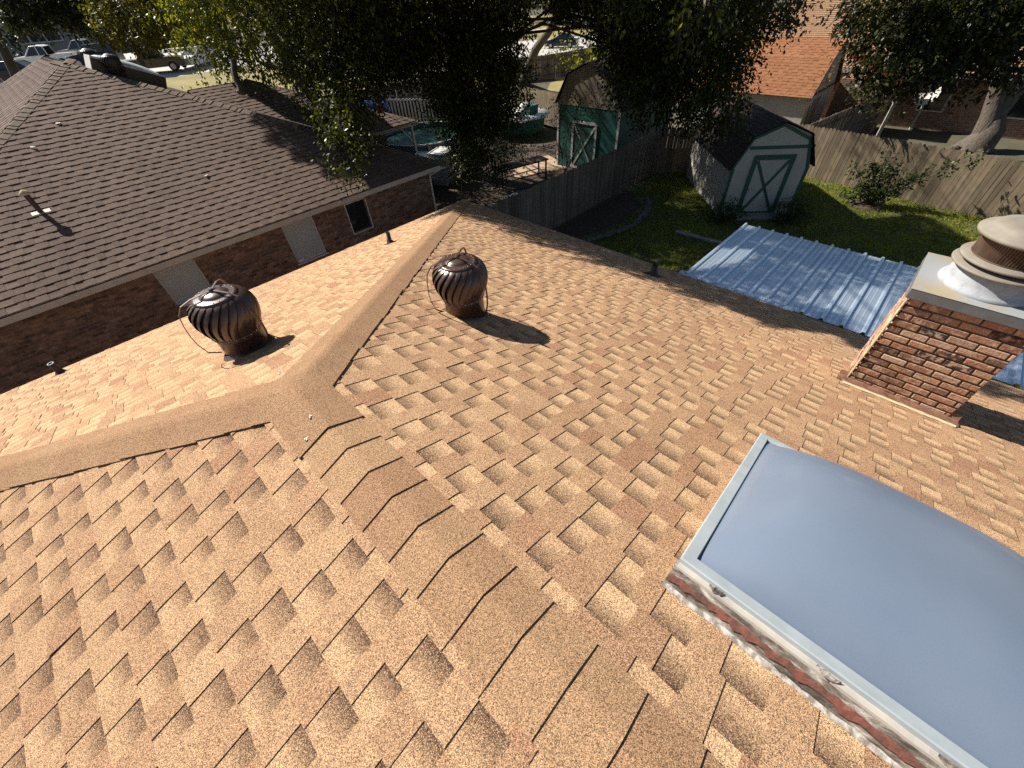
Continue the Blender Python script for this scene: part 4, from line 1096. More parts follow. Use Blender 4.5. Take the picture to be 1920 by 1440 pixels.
# orange gambrel barn: its long side faces us
o3 = Vector((25.9, 9.2, G))
bn, pt3 = gambrel('barn', 'white gambrel outbuilding with an orange shingle roof beyond the back fence', 'barn', Vector((25.75, 3.55, G)), (1, 0, 0), (0, 1, 0), 4.0, 6.0,
                  [(-.18, 2.12), (1.05, 3.40), (2.0, 4.05), (2.95, 3.40), (4.18, 2.12)], M['siding'], M['barn_shingle'], ov=.12)
strip(bn, pt3, [(-.02, 2.0), (1.0, 3.33), (2.0, 3.98), (3.0, 3.33), (4.02, 2.0)], .10, M['dark_shingle'], 'rake_trim', -.05); strip(bn, pt3, [(.0, 2.15), (4.0, 2.15)], .10, M['black_plastic'], 'band_trim', -.022)
mb = MB(); mb.face([pt3(a, -.015, z) for a, z in ((1.7, 2.4), (2.3, 2.4), (2.3, 3.1), (1.7, 3.1))]); wv = mb.build('window', M['glass'], bn)
mb = MB(); mb.face([pt3(a, -.015, z) for a, z in ((.9, .0), (2.1, .0), (2.1, 1.9), (.9, 1.9))]); mb.build('door', M['gable_wood'], bn)

# ------------------------------------------------------------------ far houses
def hip_house(name, label, x0, x1, y0, y1, z0, wallh, pitch, wallm, roofm, ov=.5, wins=(), chimney=None, base=G):
    t = thing(name, label, 'house', ((x0 + x1) / 2, (y0 + y1) / 2, base)); off = Vector(((x0 + x1) / 2, (y0 + y1) / 2, base))
    mb = MB(); c = [(x0, y0), (x1, y0), (x1, y1), (x0, y1)]
    for i in range(4):
        a, b = c[i], c[(i + 1) % 4]
        mb.face([Vector((*a, base)) - off, Vector((*b, base)) - off, Vector((*b, base + wallh)) - off, Vector((*a, base + wallh)) - off])
    mb.build('wall', wallm, t)
    X0, X1, Y0, Y1 = x0 - ov, x1 + ov, y0 - ov, y1 + ov; ez = base + wallh - .05
    mb = MB()
    if (X1 - X0) > (Y1 - Y0):
        h = (Y1 - Y0) / 2; r0, r1 = Vector((X0 + h, Y0 + h, ez + h * pitch)), Vector((X1 - h, Y0 + h, ez + h * pitch))
    else:
        h = (X1 - X0) / 2; r0, r1 = Vector((X0 + h, Y0 + h, ez + h * pitch)), Vector((X0 + h, Y1 - h, ez + h * pitch))
    C_ = [Vector((X0, Y0, ez)), Vector((X1, Y0, ez)), Vector((X1, Y1, ez)), Vector((X0, Y1, ez))]
    if (X1 - X0) > (Y1 - Y0): fs = [[C_[0], C_[1], r1, r0], [C_[1], C_[2], r1], [C_[2], C_[3], r0, r1], [C_[3], C_[0], r0]]
    else: fs = [[C_[0], C_[1], r0], [C_[1], C_[2], r1, r0], [C_[2], C_[3], r1], [C_[3], C_[0], r0, r1]]
    for f in fs:
        # stepped courses
        lowa, lowb = f[0], f[1]; topb = f[2]; topa = f[3] if len(f) == 4 else f[2]
        L = ((topa + topb) / 2 - (lowa + lowb) / 2).length; k = max(2, int(L / .2))
        nrm = (f[1] - f[0]).cross(f[2] - f[0]).normalized()
        for i in range(k):
            f0, f1 = i / k, (i + 1) / k
            a0, b0 = lowa.lerp(topa, f0), lowb.lerp(topb, f0); a1_, b1_ = lowa.lerp(topa, f1), lowb.lerp(topb, f1)
            m = max(1, int((b0 - a0).length / 1.2))
            for j in range(m):
                g0, g1 = j / m, (j + 1) / m
                p = [a0.lerp(b0, g0) + nrm * .025, a0.lerp(b0, g1) + nrm * .025, a1_.lerp(b1_, g1), a1_.lerp(b1_, g0)]
                mb.face([q - off for q in p], c=(U(.2, .6), 0, U(0, .6)))
            mb.face([a0 - off, b0 - off, b0 + nrm * .025 - off, a0 + nrm * .025 - off], c=(.1, .6, .5))
    mb.build('roof', roofm, t)
    mb = MB()
    for i in range(4):
        a, b = C_[i], C_[(i + 1) % 4]; d = b - a
        mb.box((a + b) / 2 - off - Vector((0, 0, .1)), (d.length - .02, .03, .18), math.atan2(d.y, d.x))
    mb.build('fascia', M['fascia'], t)
    for (p, d, w_, h_, z_) in wins:
        p = Vector((p[0], p[1], base + z_)) - off; d = Vector((*d, 0)).normalized(); nn = Vector((d.y, -d.x, 0))
        mb = MB(); mb.box(p, (w_ + .12, .07, h_ + .12), math.atan2(d.y, d.x)); wf = mb.build('window', M['white_trim'], t)
        mb = MB(); mb.box(p, (w_, .09, h_), math.atan2(d.y, d.x)); mb.build('pane', M['glass'], wf)
    if chimney:
        mb = MB(); mb.box(Vector(chimney) - off, (.9, .7, 2.4)); mb.build('chimney', M['red_brick'], t)
    return t
hip_house('ranch_house', 'brick ranch house with a broad tan roof behind the orange barn', 32.5, 62, -9.0, 14.0, G, 2.5, .42, M['red_brick'], M['far_shingle'],
          wins=(((32.5, -4.2), (0, 1), 1.4, 1.1, 1.4), ((32.5, -.6), (0, 1), 1.0, 1.1, 1.4), ((32.5, 6.6), (0, 1), 1.4, 1.1, 1.4)), chimney=(42.8, 9.8, 1.0))
hip_house('ranch_house', 'brick house with a reddish tan roof seen through leaves beyond the green shed', 45.5, 64, 17.5, 28.0, G, 2.45, .42, M['red_brick'], M['far_shingle'],
          wins=(((45.5, 25.6), (0, 1), 1.2, 1.0, 1.4), ((45.5, 22.5), (0, 1), 1.2, 1.0, 1.4), ((45.5, 19.5), (0, 1), 1.4, 1.0, 1.4)))
# red boarded lean-to beside the barn
ln_ = thing('lean_to', 'low brick lean-to with a red board under its roof, right of the orange barn', 'outbuilding', (30.3, 2.4, G))
mb = MB(); box_between(mb, (-.4, -1.3, 0), (1.2, 1.0, 2.3)); mb.build('wall', M['red_brick'], ln_)
mb = MB(); mb.prism([(-.6, -1.7, 2.35), (-.6, 1.2, 3.5), (-.6, 1.2, 3.6), (-.6, -1.7, 2.45)], (2.0, 0, 0)); mb.build('roof', M['far_shingle'], ln_)
mb = MB(); mb.prism([(-.63, -1.68, 2.1), (-.63, 1.1, 3.2), (-.63, 1.1, 3.45), (-.63, -1.68, 2.33)], (.025, 0, 0)); mb.build('fascia', M['red_wood'], ln_)
# far pale building upper left
fb = thing('pale_building', 'pale building with tall dark gridded windows behind the parked cars, upper left', 'building', (-4, 96, -2.1))
mb = MB(); box_between(mb, (-30, -2, 0), (34, 12, 9)); mb.build('wall', M['far_wall'], fb)
mb = MB(); box_between(mb, (-31, -3, 9.0), (35, 13, 9.5)); mb.build('roof', M['far_wall'], fb)
for k, xw in enumerate((-20, -13, -6, 1, 8, 15, 22)):
    mb = MB(); box_between(mb, (xw, -2.06, 1.6), (xw + 5.2, -1.9, 6.6)); wf = mb.build('window', M['glass'], fb)
    mb = MB()
    for i in range(4): box_between(mb, (xw + i * 1.7 - .02, -2.15, 1.5), (xw + i * 1.7 + .14, -2.0, 6.7))
    for z in (1.5, 4.2, 6.6): box_between(mb, (xw, -2.14, z), (xw + 5.2, -2.01, z + .14))
    mb.build('frame', M['white_trim'], wf)

# ------------------------------------------------------------------ vehicles
def wheel(t, x, y, r):
    mb = MB()
    b = MB(); b.lathe([(r * .6, -.10), (r * .95, -.10), (r, -.06), (r, .06), (r * .95, .10), (r * .6, .10)], n=18)
    mb.v = [(v[0], v[2], v[1]) for v in b.v]; mb.f = [f[::-1] for f in b.f]; mb.c = b.c; mb.sm = b.sm
    wo = mb.build('wheel', M['tyre'], t, (x, y, r))
    for sy in (-1, 1):
        mb = MB(); mb.face([(r * .6 * math.cos(k * .524), sy * .104, r * .6 * math.sin(k * .524)) for k in range(12)]); mb.build('rim', M['rim'], wo)
def car(name, label, cat, loc, rz, body, paint, L=4.5, Wc=1.78, group=None, tail=None):
    """body: side outline groups; lofted across the width with tumblehome"""
    t = thing(name, label, cat, loc, rz, group)
    if body == 'sedan':
        low = [(-.5, .22), (-.5, .62), (-.47, .86), (-.30, .95), (.12, .95), (.36, .90), (.48, .74), (.5, .50), (.49, .24)]
        cab = [(-.36, .94), (-.24, 1.34), (-.12, 1.44), (.02, 1.42), (.24, .93)]
    elif body == 'suv':
        low = [(-.5, .28), (-.5, .9), (-.48, 1.05), (-.3, 1.08), (.14, 1.08), (.38, 1.0), (.49, .84), (.5, .5), (.49, .28)]
        cab = [(-.485, 1.06), (-.43, 1.62), (-.3, 1.70), (.06, 1.68), (.24, 1.06)]
    else:
        low = [(-.5, .42), (-.5, 1.12), (-.16, 1.12), (-.14, 1.12), (.18, 1.12), (.42, 1.08), (.5, .95), (.5, .55), (.49, .42)]
        cab = [(-.14, 1.11), (-.12, 1.76), (-.05, 1.84), (.08, 1.82), (.22, 1.11)]
    mb = MB(); yw = Wc / 2
    secs = [(-yw * .94, .0), (-yw, .35), (-yw * .98, .8)]
    rows = []
    for yy, k in ((-yw * .9, .96), (-yw, 1), (-yw * .98, 1), (yw * .98, 1), (yw, 1), (yw * .9, .96)):
        rows.append([(x * L * (1 if abs(yy) < yw * .95 else .995), yy if z < .8 else yy * .97, z if k == 1 else .25 + (z - .25) * .9) for x, z in low])
    mb.grid(rows, smooth=False, closed=True); mb.face(rows[0]); mb.face(rows[-1][::-1])
    bo = mb.build('body', paint, t)
    mb = MB(); rows = []
    for yy in (-yw * .80, yw * .80):
        rows.append([(x * L, yy * (1.13 if z < 1.15 else .95), z) for x, z in cab])
    mb.grid(rows, smooth=False); mb.face(rows[0]); mb.face(rows[-1][::-1])
    mb.build('cabin_glass', M['glass'], t)
    mb = MB()
    rp = [p for p in cab if p[1] > 1.2]
    mb.grid([[(x * L, yy * (.96), z + .02) for x, z in rp] for yy in (-yw * .80, yw * .80)], smooth=False)
    for sy in (-1, 1):
        for (p, q) in ((cab[0], cab[1]), (cab[-2], cab[-1]), ((cab[1][0] * .45 + cab[-2][0] * .55, cab[-2][1]), (cab[0][0] * .35 + cab[-1][0] * .65 - .1, cab[-1][1]))):
            mb.tube([(q[0] * L, sy * yw * .80 * (1.13 if q[1] < 1.15 else .95), q[1]), (p[0] * L, sy * yw * .80 * (1.13 if p[1] < 1.15 else .95), p[1])], .045, 5)
        mb.tube([(x * L, sy * yw * .77, z + .015) for x, z in rp], .04, 5)
    mb.build('roof_shell', paint, t)
    for sx in (-.30, .31):
        for sy in (-1, 1): wheel(t, sx * L, sy * (yw - .1), .33 if body == 'sedan' else .38)
    for sy in (-1, 1):
        mb = MB(); mb.box((L * .485, sy * yw * .7, .72 if body == 'sedan' else .92), (.12, .34, .15), bev=.03); mb.build('headlight', M['lamp'], t)
        mb = MB(); mb.box((-L * .492, sy * yw * .75, .8 if body == 'sedan' else .98), (.08, .3, .18), bev=.02); mb.build('tail_light', M['car_red'], t)
    if body == 'pickup':
        mb = MB(); box_between(mb, (-L * .485, -yw * .85, 1.121), (-L * .16, yw * .85, 1.127)); mb.build('bed_cover', M['black_plastic'], t)
        if tail: 
            mb = MB(); box_between(mb, (-L * .508, -yw * .9, .6), (-L * .5, yw * .9, 1.12)); mb.build('tailgate', tail, t)
    return t
yaw_along = math.radians(126)
car('parked_car', 'dark blue sedan on the pale drive beyond the leaning trunk', 'car', (57.0, 43.4, G), math.radians(118), 'sedan', M['car_blue'], 4.4)
def on_ground(x, y): return (x, y, zf(x, y) + .01)
car('pickup_truck', 'white pickup truck parked behind the apex of the brown roof', 'pickup', on_ground(4.6, 71.5), math.radians(152), 'pickup', M['car_white'], 5.6, 1.95)
car('pickup_truck', 'silver pickup with a red tail parked right of the white pickup', 'pickup', on_ground(8.9, 77.5), math.radians(150), 'pickup', M['car_silver'], 5.4, 1.9, tail=M['car_red'])
car('parked_car', 'dark sedan nearest the left edge, its hood behind the brown roof', 'car', on_ground(1.2, 62.5), math.radians(150), 'sedan', M['car_black'], 4.6)
car('parked_car', 'dark green estate car behind the turbines of the brown roof', 'car', on_ground(8.2, 66.5), math.radians(152), 'suv', M['car_black'], 4.6)
car('parked_car', 'white car half hidden by leaves beyond the dry grass', 'car', on_ground(15.2, 57.5), math.radians(215), 'sedan', M['car_white'], 4.4)
car('pickup_truck', 'bronze pickup in deep shade under the yellow tree', 'pickup', on_ground(11.0, 57.0), math.radians(-20), 'pickup', M['car_gold'], 5.5, 1.9)
car('parked_car', 'silver car in the street at the far left edge', 'car', on_ground(-2.2, 58.0), math.radians(150), 'sedan', M['car_silver'], 4.4)

# ------------------------------------------------------------------ things in the yard next door
def stack(label, x, y, n, rz):
    t = thing('crate_stack', label, 'crates', (x, y, G), rz, 'white plastic crate stacks by the porch')
for i, (x, y, n) in enumerate(((12.05, 16.0, 3), (12.25, 14.75, 4))):
    for k in range(n):
        lb = ('white plastic crate, ' + ['lowest', 'second', 'third', 'fourth'][k] + (' of the stack beside the porch post' if i == 0 else ' of the stack nearest the eave corner')) if k < n - 1 else ('white plastic crate topping the stack beside the porch post' if i == 0 else 'white plastic crate topping the stack nearest the eave corner')
        mb = MB(); s0_, s1_ = .36, .42; z = .0; H = .33
        rz = .5 + U(-.12, .12); rows = []
        for (sx, zz) in ((.40, 0), (.45, H - .06), (.49, H - .06), (.49, H), (.44, H), (.43, H - .03)):
            rows.append([(cxx * sx * 1.25 + U(-.004, .004), cyy * sx * .9, zz) for cxx, cyy in ((-1, -1), (1, -1), (1, 1), (-1, 1))])
        mb.grid(rows, smooth=False, closed=True); mb.face(rows[0]); mb.face(rows[-1])
        o = mb.build('plastic_crate', M['white_plastic'], None, (x + U(-.05, .05), y + U(-.05, .05), G + .35 * k + .002)); o.rotation_euler = (0, 0, rz)
        tag(o, lb, 'crate', 'white plastic crates by the porch')
pl = thing('swimming_pool', 'round above ground pool of green water beside the brown porch', 'pool', (14.3, 18.9, G))
mb = MB(); mb.lathe([(2.4, 0), (2.42, .55), (2.4, 1.1)], n=48, cap=False); mb.build('pool_wall', M['pool_wall'], pl)
mb = MB(); mb.lathe([(2.36, 1.12), (2.52, 1.12), (2.54, 1.15), (2.52, 1.18), (2.36, 1.18)], n=48, cap=False); mb.build('pool_rim', M['white_trim'], pl)
mb = MB(); mb.lathe([(2.38, .93), (.01, .93)], n=48, cap=False); mb.build('pool_water', M['pool_water'], pl)
for k in range(9):
    a = k * .698; mb = MB(); mb.box((2.46 * math.cos(a), 2.46 * math.sin(a), .56), (.09, .16, 1.12), a); mb.build('pool_upright', M['white_trim'], pl)
mb = MB(); n = 16; rows = []
for i in range(n + 1):
    rows.append([((i / n - .5) * 3.4, (j / n - .5) * 2.4, 1.5 * (max(0, 1 - abs(2 * i / n - 1) ** 2.5) * max(0, 1 - abs(2 * j / n - 1) ** 2.5)) ** .6 + U(-.05, .05)) for j in range(n + 1)])
mb.grid(rows, smooth=True); o = mb.build('tarp_heap', M['tarp'], None, (17.0, 28.6, G)); tag(o, 'heap covered by a bright blue tarp at the dark fence', 'tarp')
um = thing('garden_parasol', 'closed red parasol standing beside the blue tarp', 'parasol', (16.6, 26.6, G))
mb = MB(); mb.tube([(0, 0, 0), (0, 0, 2.45)], .025, 8); mb.build('pole', M['white_trim'], um)
mb = MB(); mb.lathe([(.05, 2.5), (.10, 2.3), (.16, 1.6), (.20, 1.0), (.14, .95)], n=12); mb.build('canopy', M['red_cloth'], um)
ba = thing('slatted_screen', 'white screen of upright slats and dark gaps beside the red parasol', 'screen', (19.0, 25.0, G), math.atan2(-5.5, 2.3))
for k in range(22):
    mb = MB(); mb.box((-2.9 + k * .27, 0, .85), (.13, .03, 1.3)); mb.build('slat', M['white_trim'], ba)
mb = MB(); mb.box((0, .03, .35), (6.0, .03, .08)); mb.box((0, .03, 1.4), (6.0, .03, .08)); mb.build('rail', M['white_trim'], ba)
mb = MB(); mb.box((0, .12, .8), (6.0, .02, 1.5)); mb.build('backing', M['black_plastic'], ba)
hp = thing('heaped_table', 'round table heaped with pale sacks and green bins by the brown fence', 'table', (20.6, 17.6, G))
mb = MB(); mb.lathe([(1.75, .98), (1.85, 1.0), (1.85, 1.05), (.01, 1.06)], n=40); mb.build('table_top', M['white_plastic'], hp)
for k in range(6):
    a = k * 1.047; mb = MB(); mb.box((1.5 * math.cos(a), 1.5 * math.sin(a), .49), (.08, .08, .98), a); mb.build('leg', M['green_siding'], hp)
mb = MB(); mb.lathe([(1.55, .35), (1.58, .9)], n=36, cap=False); mb.build('skirt', M['green_siding'], hp)
for k, (a, r, s_, mm, nm, lb) in enumerate(((.3, 1.1, .5, 'white_plastic', 'sack', 'pale sack at the far side of the heaped round table'), (2.5, .9, .6, 'white_plastic', 'sack', 'largest pale sack on the heaped round table'), (4.0, 1.0, .45, 'white_plastic', 'sack', 'small pale sack at the near edge of the heaped round table'), (5.2, .8, .5, 'green_siding', 'storage_bin', 'green storage bin on the heaped round table'))):
    mb = MB(); 
    if nm == 'sack':
        rows = []
        for i in range(7):
            f = i / 6; rr = s_ * (math.sin(math.pi * (.12 + .80 * f)) ** .6)
            rows.append([(rr * math.cos(j * .628) * U(.85, 1.1), rr * math.sin(j * .628) * U(.85, 1.1) * .7, f * s_ * .8) for j in range(10)])
        mb.grid(rows, closed=True); mb.face(rows[-1]); mb.face(rows[0])
    else:
        mb.box((0, 0, .2), (.7, .5, .4), bev=.03); mb.box((0, 0, .42), (.76, .56, .05), bev=.015)
    tag(mb.build(nm, M[mm], None, (20.6 + r * math.cos(a), 17.6 + r * math.sin(a), G + 1.07)), lb, 'sack' if nm == 'sack' else 'bin')
bt = thing('work_bench', 'dark rusty metal bench in the shade by the side fence', 'bench', (14.3, 11.6, G), -.25)
mb = MB(); mb.box((0, 0, .82), (2.6, .75, .05)); mb.build('bench_top', M['rust'], bt)
for sx in (-1.2, 1.2):
    for sy in (-.3, .3): mb = MB(); mb.box((sx, sy, .4), (.06, .06, .8)); mb.build('leg', M['rust'], bt)
mb = MB(); mb.box((0, -.3, .3), (2.4, .03, .04)); mb.box((0, .3, .3), (2.4, .03, .04)); mb.build('stretcher', M['rust'], bt)
for k in range(5):
    x, y = U(10.6, 14), U(9.0, 11); mb = MB(); mb.box((0, 0, .04), (U(1.2, 2.2), U(.08, .16), .04), U(-.3, .3)); mb.box((0.1, .2, .03), (U(.8, 1.5), .1, .04), U(-.3, .3))
    tag(mb.build('scrap_board', M['plank'], None, (11.0 + k * .85, 9.4 + (k % 3) * .6, G + .01)), ['scrap boards nearest the eave corner, in deep shade', 'scrap boards second from the eave corner, in deep shade', 'scrap boards in the middle of the shaded strip', 'scrap boards beside the rusty bench', 'scrap boards under the sapling by the green shed'][k], 'boards', 'boards lying behind the side fence')
# our lawn: plank, edging, dish on a post
mb = MB(); mb.box((0, 0, .05), (1.65, .16, .08), bev=.01); o = mb.build('timber_plank', M['plank'], None, (13.73, 2.65, G)); o.rotation_euler = (0, 0, math.radians(-86)); tag(o, 'grey timber plank lying on the lawn near the patio cover', 'plank')
mb = MB()
for k in range(90):
    f = k / 89; x = 10.6 + 5.2 * f; y = 5.9 - .9 * math.sin(f * 3.0) + U(-.08, .08)
    mb.box((x, y, G + .05), (U(.10, .2), U(.08, .16), U(.06, .12)), U(0, 3), c=(R(), 0, R()), bev=.02)
tag(mb.build('edging_stones', M['stone']), 'loose line of edging stones bordering the dark bed', 'stones', kind='stuff')
dp = thing('satellite_dish', 'grey satellite dish tilted on a post beyond the back fence', 'dish', (32.2, -.3, G))
mb = MB(); mb.tube([(0, 0, 0), (0, 0, 1.1), (-.1, .05, 1.35)], .05, 8); mb.build('post', M['dish'], dp)
mb = MB(); b = MB(); b.lathe([(.04, .0), (.25, .03), (.42, .10), (.50, .16), (.51, .15), (.42, .08), (.25, .01), (.04, -.03)], n=26)
q = Vector((0, 0, 1)).rotation_difference(Vector((-.75, .2, .45))).to_matrix().to_4x4()
mb.v = [tuple(Matrix.Translation((-.12, .05, 1.5)) @ q @ Vector(v)) for v in b.v]; mb.f = b.f; mb.c = b.c; mb.sm = b.sm; mb.build('reflector', M['dish'], dp)
mb = MB(); mb.tube([(-.15, .05, 1.3), (-.75, .2, 1.55)], .02, 6); mb.build('feed_arm', M['dish'], dp)
mb = MB(); mb.box((0, 0, 1.2), (.11, .11, 2.4)); o = mb.build('timber_post', M['fascia'], None, (24.6, .2, G)); o.rotation_euler = (0, 0, .3); tag(o, 'lone pale timber post just beyond the back fence', 'post')

# ------------------------------------------------------------------ trees
def limb(mb, a, b, r0, r1, n=7, sag=0, jit=.06, seg=5):
    a = Vector(a); b = Vector(b); L = (b - a).length; pts = []; rr = []
    for i in range(seg + 1):
        f = i / seg; p = a.lerp(b, f)
        if 0 < i < seg: p += Vector((U(-1, 1), U(-1, 1), U(-1, 1))) * jit * L
        p.z += sag * math.sin(math.pi * f)
        pts.append(p); rr.append(r0 + (r1 - r0) * f)
    mb.tube(pts, rr, n, c=(U(.3, .7), 0, .5))
    return pts
def foliage(clumps, per_m2=95, leaf=(.075, .13), droop=.35, twig=.30, tone_bias=0, keep=None, spread=.85, leaves_per=14, topsun=.35):
    """clumps: (x, y, z, r[, squash]); leaves sit on twigs gathered toward each clump's rim"""
    PP = []; AA = []; SS = []; TT = []
    for c in clumps:
        x, y, z, r = c[:4]; sq = c[4] if len(c) > 4 else .8
        nt_ = max(6, int(per_m2 * r * r * 4.2 / leaves_per))
        d = rvec(nt_); rad = r * rng.uniform(.25, 1, nt_) ** (1 / 2.2) * rng.uniform(.78, 1.15, nt_)
        ctr = np.stack([x + d[:, 0] * rad, y + d[:, 1] * rad, z + d[:, 2] * rad * sq], 1)
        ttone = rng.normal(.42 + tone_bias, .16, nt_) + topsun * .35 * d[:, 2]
        tv = d * .7 + rvec(nt_) * .7; tv[:, 2] -= droop * 1.6; tv /= np.linalg.norm(tv, axis=1)[:, None]
        k = rng.integers(leaves_per // 2, int(leaves_per * 1.5), nt_)
        idx = np.repeat(np.arange(nt_), k); m = len(idx)
        f = rng.random(m)
        p = ctr[idx] + tv[idx] * (f[:, None] * twig * 2) + rng.normal(size=(m, 3)) * twig * .28
        ax = tv[idx] * .6 + rvec(m); ax[:, 2] -= droop; ax /= np.linalg.norm(ax, axis=1)[:, None]
        ln = rng.uniform(*leaf, m)[:, None]; nrm = rvec(m); nrm[:, 2] = np.abs(nrm[:, 2]) + .5
        sd = np.cross(ax, nrm); sd /= np.linalg.norm(sd, axis=1)[:, None] + 1e-9; sd *= ln * rng.uniform(.2, .3, m)[:, None]
        PP.append(p); AA.append(ax * ln); SS.append(sd); TT.append(ttone[idx] + rng.normal(0, .13, m))
    PP, AA, SS, TT = map(np.concatenate, (PP, AA, SS, TT))
    if keep is not None:
        ok = keep(PP); PP, AA, SS, TT = PP[ok], AA[ok], SS[ok], TT[ok]
    return PP, AA, SS, np.clip(TT, 0, 1)
Ls = -np.array(SUN)
def lit_ok(P):
    """crown shaped for light: drops leaves whose shade would reach surfaces kept sunlit"""
    bad = np.zeros(len(P), bool)
    # our right slope
    n_ = np.array((P_, 0, 1.)); t = -(P @ n_) / (Ls @ n_); H = P + Ls * t[:, None]
    yv = np.array([-60, -2.8, -1.8, -.5, .5, 2.4, 3.9, 60]); dv = np.array([6.75, 6.5, 6.0, 5.3, 4.3, 4.85, 4.75, 4.75])
    lim = np.interp(H[:, 1], yv, dv) + .28 * np.sin(H[:, 1] * 5) + .12 * np.sin(H[:, 1] * 13)
    bad |= (t > 0) & (H[:, 0] > -1) & (H[:, 0] < lim) & (H[:, 1] < H[:, 0] + .2) & (H[:, 1] > -12)
    n_ = np.array((0, P_, 1.)); t = -(P @ n_) / (Ls @ n_); H = P + Ls * t[:, None]
    bad |= (t > 0) & (H[:, 1] > H[:, 0] - .2) & (H[:, 0] > -8) & (H[:, 0] < 5.05 + .25 * np.sin(H[:, 1] * 6)) & (H[:, 1] < 7.3) & (H[:, 1] > 0)
    n_ = np.array((0, -P_, 1.)); t = -(P @ n_ - (NZ - P_ * EY)) / (Ls @ n_); H = P + Ls * t[:, None]
    lim = np.interp(H[:, 1], [9, 10.4, 11.4, 13.4, 15, 19], [6.6, 6.2, 5.3, 4.7, 5.0, 5.2]) + .22 * np.sin(H[:, 1] * 6)
    bad |= (t > 0) & (H[:, 0] < lim) & (H[:, 1] > 9.5) & (H[:, 1] < 19.5) & (H[:, 0] > -7)
    t = (P[:, 2] + 2.74) / -Ls[2]; H = P + Ls * t[:, None]
    bad |= (t > 0) & (H[:, 0] > 7.2) & (H[:, 0] < 10.5) & (H[:, 1] < .6) & (H[:, 1] > -7.5) & (np.sin(H[:, 0] * 2.3 + 1 + .8 * np.sin(H[:, 1] * 2.1)) + np.sin(H[:, 1] * 1.9 + .5) + .5 * np.sin(H[:, 1] * 5.3 + H[:, 0] * 3) > .75)
    t = (P[:, 2] + 4.0) / -Ls[2]; H = P + Ls * t[:, None]
    bad |= (t > 0) & (np.hypot(H[:, 0] - 12.2, H[:, 1] - 15.3) < 1.15)
    # keep the far end of our lawn, by the fence, sunny
    t = (P[:, 2] - G) / -Ls[2]; H = P + Ls * t[:, None]
    bad |= (H[:, 0] > 19.2 + .8 * np.sin(H[:, 1] * 1.7)) & (H[:, 1] < 2.4) & (H[:, 1] > -6) & (rng.random(len(P)) < .93)
    return ~bad
def wing_ok(P):  # thins the crown so the wing stays sunlit outside one shaded band
    n_ = np.array((0, -P_, 1.)); t = -(P @ n_ - (NZ - P_ * wy0)) / (Ls @ n_); H = P + Ls * t[:, None]
    band = np.abs(H[:, 0] - 8.1 + .25 * (H[:, 1] - 18)) < .55
    bad = (t > 0) & (H[:, 0] > 2.5) & (H[:, 0] < 9.7 + .4 * np.sin(H[:, 1] * 4)) & (H[:, 1] > 14.5) & (H[:, 1] < 22.2) & ~band
    return ~bad & lit_ok(P)
def tree(name, label, cat, base, trunk, clumps, bark, leafm, group=None, trunk_r=.3, extra=None, **kw):
    t = thing(name, label, cat, base, 0, group)
    mb = MB(); tp = [Vector(p) for p in trunk]
    rr = [trunk_r * (1.35 if i == 0 else 1 - .55 * i / (len(tp) - 1)) for i in range(len(tp))]
    mb.tube(tp, rr, 12, c=(.5, 0, .5))
    for c in clumps:
        if R() < .5 and c[3] > .65:
            b = Vector(c[:3]); a = min(tp[1:], key=lambda p: (p - b).length + (0 if p.z < b.z + 3 else 5)) 
            pts = limb(mb, a, b, trunk_r * .13, .012, 6, sag=.25 * (b - a).length * .3)
            for k in range(2):
                e = b + Vector((U(-1, 1), U(-1, 1), U(-.9, .5))) * c[3] * .9; limb(mb, pts[-2], e, .016, .005, 4, seg=3)
    if extra: extra(mb)
    o = mb.build('trunk', bark, t); o.matrix_parent_inverse = Matrix.Translation(Vector(base) * -1)
    bpy.context.view_layer.update()
    data = foliage(clumps, **kw)
    cards('crown', *data, leafm, t)
    return t
def C(px, py, d, r, sq=.8): return (*at(px, py, d), r, sq)

oak = [
    # left drooping mass
    C(585, 60, 18, 1.3), C(640, 20, 17, 1.3), C(600, 150, 17, .95), C(660, 110, 16.5, 1.1), C(640, 190, 15.5, .7), C(685, 165, 15.5, .5), C(610, 215, 15.2, .5),
    C(655, 235, 14.5, .55), C(640, 270, 13.9, .38, 1.3), C(652, 305, 13.5, .26, 1.5), C(668, 285, 13.8, .25, 1.3), C(700, 50, 17, 1.2), C(745, 30, 17, 1.1), C(715, 105, 17, .7), C(780, 50, 17.5, 1.0), C(770, 100, 17.5, .5),
    # middle column around the trunk
    C(830, 30, 18, 1.2), C(880, 20, 18, 1.2), C(850, 110, 17.5, .9), C(920, 70, 18, 1.1), C(895, 140, 18, .9), C(935, 150, 18, .7), C(945, 30, 18, .75), C(880, 200, 18.5, .7),
    # right hanging mass
    C(1075, -15, 17, .7), C(1140, 20, 17, .65), C(1170, 20, 17, 1.0), C(1190, 90, 16.5, .9), C(1180, 150, 16.2, .6), C(1230, 60, 16.5, 1.0), C(1240, 130, 16, .8), C(1205, 195, 15.8, .35), C(1260, 190, 15.6, .5),
    C(1290, 60, 16.5, 1.1), C(1300, 140, 16, .9), C(1310, 205, 15.6, .55), C(1345, 90, 16.3, 1.0), C(1355, 165, 15.8, .75), C(1365, 215, 15.5, .38), C(1375, 40, 16.5, .9), C(1385, 110, 16.2, .45), C(1440, 12, 16.5, .6), C(1485, 12, 16.6, .38),
    C(1220, -30, 17, 1.5), C(1350, -40, 17, 1.5), C(1090, -75, 17.5, 1.3), C(940, -50, 18, 1.3), C(800, -40, 18, 1.5), C(660, -50, 18, 1.5),
]
